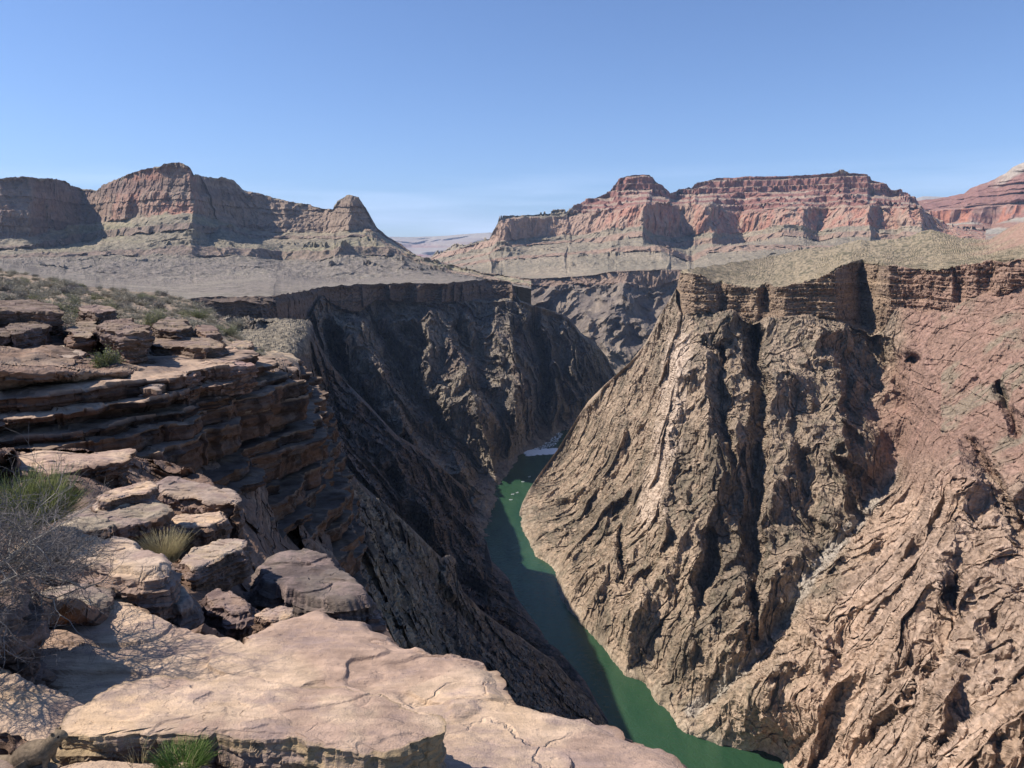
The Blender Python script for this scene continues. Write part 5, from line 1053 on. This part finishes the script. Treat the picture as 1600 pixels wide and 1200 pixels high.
# ------------------------------------------------------------------ rafts on the river
def tubes_ring(mb, L_, w, r, n=20):
    """pontoon: an inflated oval ring with raised ends"""
    ring = []; m = 8
    for i in range(n):
        a = 2*math.pi*i/n; x = math.cos(a); y = math.sin(a); x = math.copysign(abs(x)**.7, x)*L_/2; y = math.copysign(abs(y)**.6, y)*w/2
        c = np.array([x, y, r+.35*max(0, abs(x)/(L_/2)-.7)/.3]); o = np.array([math.cos(a), math.sin(a), 0])
        for k in range(m):
            t = 2*math.pi*k/m; mb.V.append(c+o*r*math.cos(t)+np.array([0, 0, r*math.sin(t)]))
    for i in range(n):
        for k in range(m):
            i2 = (i+1) % n; k2 = (k+1) % m; mb.F.append((mb.n+i*m+k, mb.n+i2*m+k, mb.n+i2*m+k2, mb.n+i*m+k2))
    mb.n += n*m
def box(mb, c, s):
    x, y, z = [v/2 for v in s]
    for a in (-1, 1):
        for b in (-1, 1):
            for d in (-1, 1): mb.V.append(np.array([c[0]+a*x, c[1]+b*y, c[2]+d*z]))
    n = mb.n
    for f in ((0,1,3,2), (4,6,7,5), (0,4,5,1), (2,3,7,6), (0,2,6,4), (1,5,7,3)): mb.F.append(tuple(n+i for i in f))
    mb.n += 8
M_rub = plain('pale_rubber', (.72, .72, .70), .5); M_frame = plain('cargo', (.30, .33, .38)); M_oar = plain('oar_wood', (.62, .58, .48))
def raft():
    e = empty('river_raft', (0, 0, 0)); a = MB(); tubes_ring(a, 5.4, 2.3, .3); a.build('pontoon', M_rub, e)
    b = MB(); box(b, (0, 0, .22), (4.2, 1.5, .08)); box(b, (-.9, 0, .65), (1.1, 1.5, .45)); box(b, (.9, 0, .6), (.8, 1.4, .35)); b.build('cargo_frame', M_frame, e)
    for s_ in (-1, 1):
        o = MB(); o.tube([(.2, s_*.9, .8), (.0, s_*3.6, .15)], .06, .05); box(o, (-.02, s_*3.7, .12), (.16, .7, .04)); o.build('oar', M_oar, e)
    return e
proto = raft()
for i, (px, py, a, lb) in enumerate([(798,781,.2,'white raft nearest to the camera on the green river'), (801,772.5,.5,'white raft second in line, just behind the nearest one'), (808,770,1.0,'white raft in the middle of the line, close to its right neighbour bank'), (817,753,.1,'white raft with oars spread, in the sunlit water below the second shadow'), (827,745,.7,'white raft farthest upstream, nearest the foot of the right wall')]):
    o = proto if i == 0 else copy_thing(proto)
    p = W(px, py, float(rz(px, py, RIV))); p[2] = RIV-.05; o.location = p; o.rotation_euler.z = a; tag(o, lb, 'raft', 'rafts floating down the river')

# ------------------------------------------------------------------ ground squirrel
def squirrel():
    fur = rock_mat('squirrel_fur', .012, .004, .4, (1, 1, 1), base=[(.3, (.11, .08, .055)), (.6, (.20, .15, .10))])
    R0 = float(rz(95, 1150, -1.40)); head = W(95, 1150, R0); k = .0019   # metres per photo pixel there
    def at(px, py, dy=0): return head+np.array([(px-95)*k, dy, -(py-1150)*k*1.05])
    e = empty('ground_squirrel', at(70, 1200), 'brown ground squirrel half in shade, looking right below the grooved slab', 'squirrel')
    pts = [(at(20, 1196, .02), .030), (at(36, 1186, .015), .036), (at(52, 1180, .01), .036), (at(66, 1174, 0), .031), (at(76, 1166, 0), .024), (at(84, 1157, 0), .019), (at(91, 1150.5, 0), .0185), (at(97, 1149, 0), .0145), (at(103, 1150, 0), .0085), (at(105.5, 1150.3, 0), .0045)]
    hd0 = np.array(e.location); VV, FF = [], []
    def loft(lst, sq=1.0, n=16):        # a closed limb or trunk through (centre, radius) stations, smoothly interpolated
        P_ = np.array([np.r_[p, r] for p, r in lst]); m_ = len(P_); t_ = np.linspace(0, m_-1, (m_-1)*5+1); Q_ = []
        for t in t_:
            k_ = min(int(t), m_-2); f = t-k_; a, b, c, d = P_[max(k_-1, 0)], P_[k_], P_[k_+1], P_[min(k_+2, m_-1)]
            Q_.append(.5*(2*b+(c-a)*f+(2*a-5*b+4*c-d)*f*f+(3*b-a-3*c+d)*f**3))
        Q_ = np.array(Q_); T = np.gradient(Q_[:, :3], axis=0); T /= np.linalg.norm(T, axis=1)[:, None]; o0 = len(VV)
        for q, t in zip(Q_, T):
            u_ = np.cross(t, (0, 1, .01)); u_ /= np.linalg.norm(u_); v_ = np.cross(t, u_)
            for k_ in range(n): a = 2*math.pi*k_/n; VV.append(tuple(q[:3]+(u_*math.cos(a)+v_*math.sin(a)*sq)*max(q[3], .001)-hd0))
        M_ = len(Q_)
        for a in range(M_-1):
            for k_ in range(n): FF.append((o0+a*n+k_, o0+a*n+(k_+1) % n, o0+(a+1)*n+(k_+1) % n, o0+(a+1)*n+k_))
        FF.append(tuple(o0+k_ for k_ in range(n-1, -1, -1))); FF.append(tuple(o0+(M_-1)*n+k_ for k_ in range(n)))
    loft(pts)
    for s_ in (-1, 1):
        loft([(at(74, 1172, s_*.014), .013), (at(74, 1182, s_*.018), .010), (at(72, 1192, s_*.02), .0065), (at(75, 1199, s_*.02), .005), (at(81, 1201, s_*.02), .0035)], n=10)
        loft([(at(34, 1190, s_*.02), .024), (at(42, 1199, s_*.03), .016), (at(50, 1205, s_*.034), .008), (at(60, 1206, s_*.034), .005)], n=10)
        loft([(at(87, 1148, s_*.010), .006), (at(86, 1143, s_*.012), .0058), (at(85.5, 1140, s_*.013), .0025)], .6, 8)
    loft([(at(20, 1196, .02), .022), (at(4, 1203, .03), .017), (at(-14, 1206, .04), .017), (at(-34, 1206, .05), .010)])
    me = bpy.data.meshes.new('body'); me.from_pydata(VV, [], FF); bm = bmesh.new(); bm.from_mesh(me); bmesh.ops.recalc_face_normals(bm, faces=bm.faces); bm.to_mesh(me); bm.free()
    o = bpy.data.objects.new('body', me); col.objects.link(o); o.parent = e; me.materials.append(fur)
    rm = o.modifiers.new('merge', 'REMESH'); rm.mode = 'VOXEL'; rm.voxel_size = .0016; rm.use_smooth_shade = True
    sm = o.modifiers.new('relax', 'SMOOTH'); sm.factor = .5; sm.iterations = 5
    # coat: short hairs lying back along the body
    r = random.Random(2); hb = MB(); hd = np.array(e.location); sk = [(i_, i_+1) for i_ in range(6)]
    for _ in range(5200):
        i_ = r.choice([0, 0, 1, 1, 2, 2, 3, 3, 4, 4, 5, 6]); a_, ra = pts[i_]; b_, rb = pts[i_+1]; t = r.random(); c_ = a_+(b_-a_)*t-hd; rd = (ra+(rb-ra)*t)*.93
        ax = (b_-a_)/np.linalg.norm(b_-a_); u_ = np.cross(ax, (0, 1, 0)); u_ /= np.linalg.norm(u_); v_ = np.cross(ax, u_); th = r.uniform(0, 6.283)
        n_ = u_*math.cos(th)+v_*math.sin(th); q = c_+n_*rd; l = r.uniform(.005, .009)*(.6 if i_ > 4 else 1)
        hb.tube([q, q+(n_*.45-ax*.9)*l], .0004, .0001)
    hb.build('fur', plain('fur_hair', (.22, .165, .11)), e)
    em = plain('dark_eye', (.008, .006, .005), .1)
    for s in (-1, 1):
        mb = bmesh.new(); bmesh.ops.create_uvsphere(mb, u_segments=10, v_segments=8, radius=.0038); mm = bpy.data.meshes.new('eye'); mb.to_mesh(mm); mb.free(); mm.materials.append(em)
        q = bpy.data.objects.new('eye', mm); col.objects.link(q); q.parent = e; q.location = Vector(at(95.5, 1147, s*.0125))-e.location
squirrel()

# ------------------------------------------------------------------ the air
def haze():
    x0, x1, y0, y1, z0, z1 = -30000, 30000, -800, 36000, -2200, 1900
    V = [(x, y, z) for x in (x0, x1) for y in (y0, y1) for z in (z0, z1)]
    me = bpy.data.meshes.new('haze'); me.from_pydata(V, [], [(0,1,3,2), (4,6,7,5), (0,4,5,1), (2,3,7,6), (0,2,6,4), (1,5,7,3)])
    m = bpy.data.materials.new('haze_air'); m.use_nodes = True; nt = m.node_tree; nt.nodes.clear(); o_ = N(nt, 'ShaderNodeOutputMaterial'); v = N(nt, 'ShaderNodeVolumePrincipled')
    v.inputs['Color'].default_value = (.50, .68, 1.0, 1); v.inputs['Density'].default_value = 2.3e-5; v.inputs['Anisotropy'].default_value = .1
    nt.links.new(v.outputs[0], o_.inputs['Volume']); me.materials.append(m)
    o = bpy.data.objects.new('haze', me); col.objects.link(o); tag(o, kind='stuff')
haze()
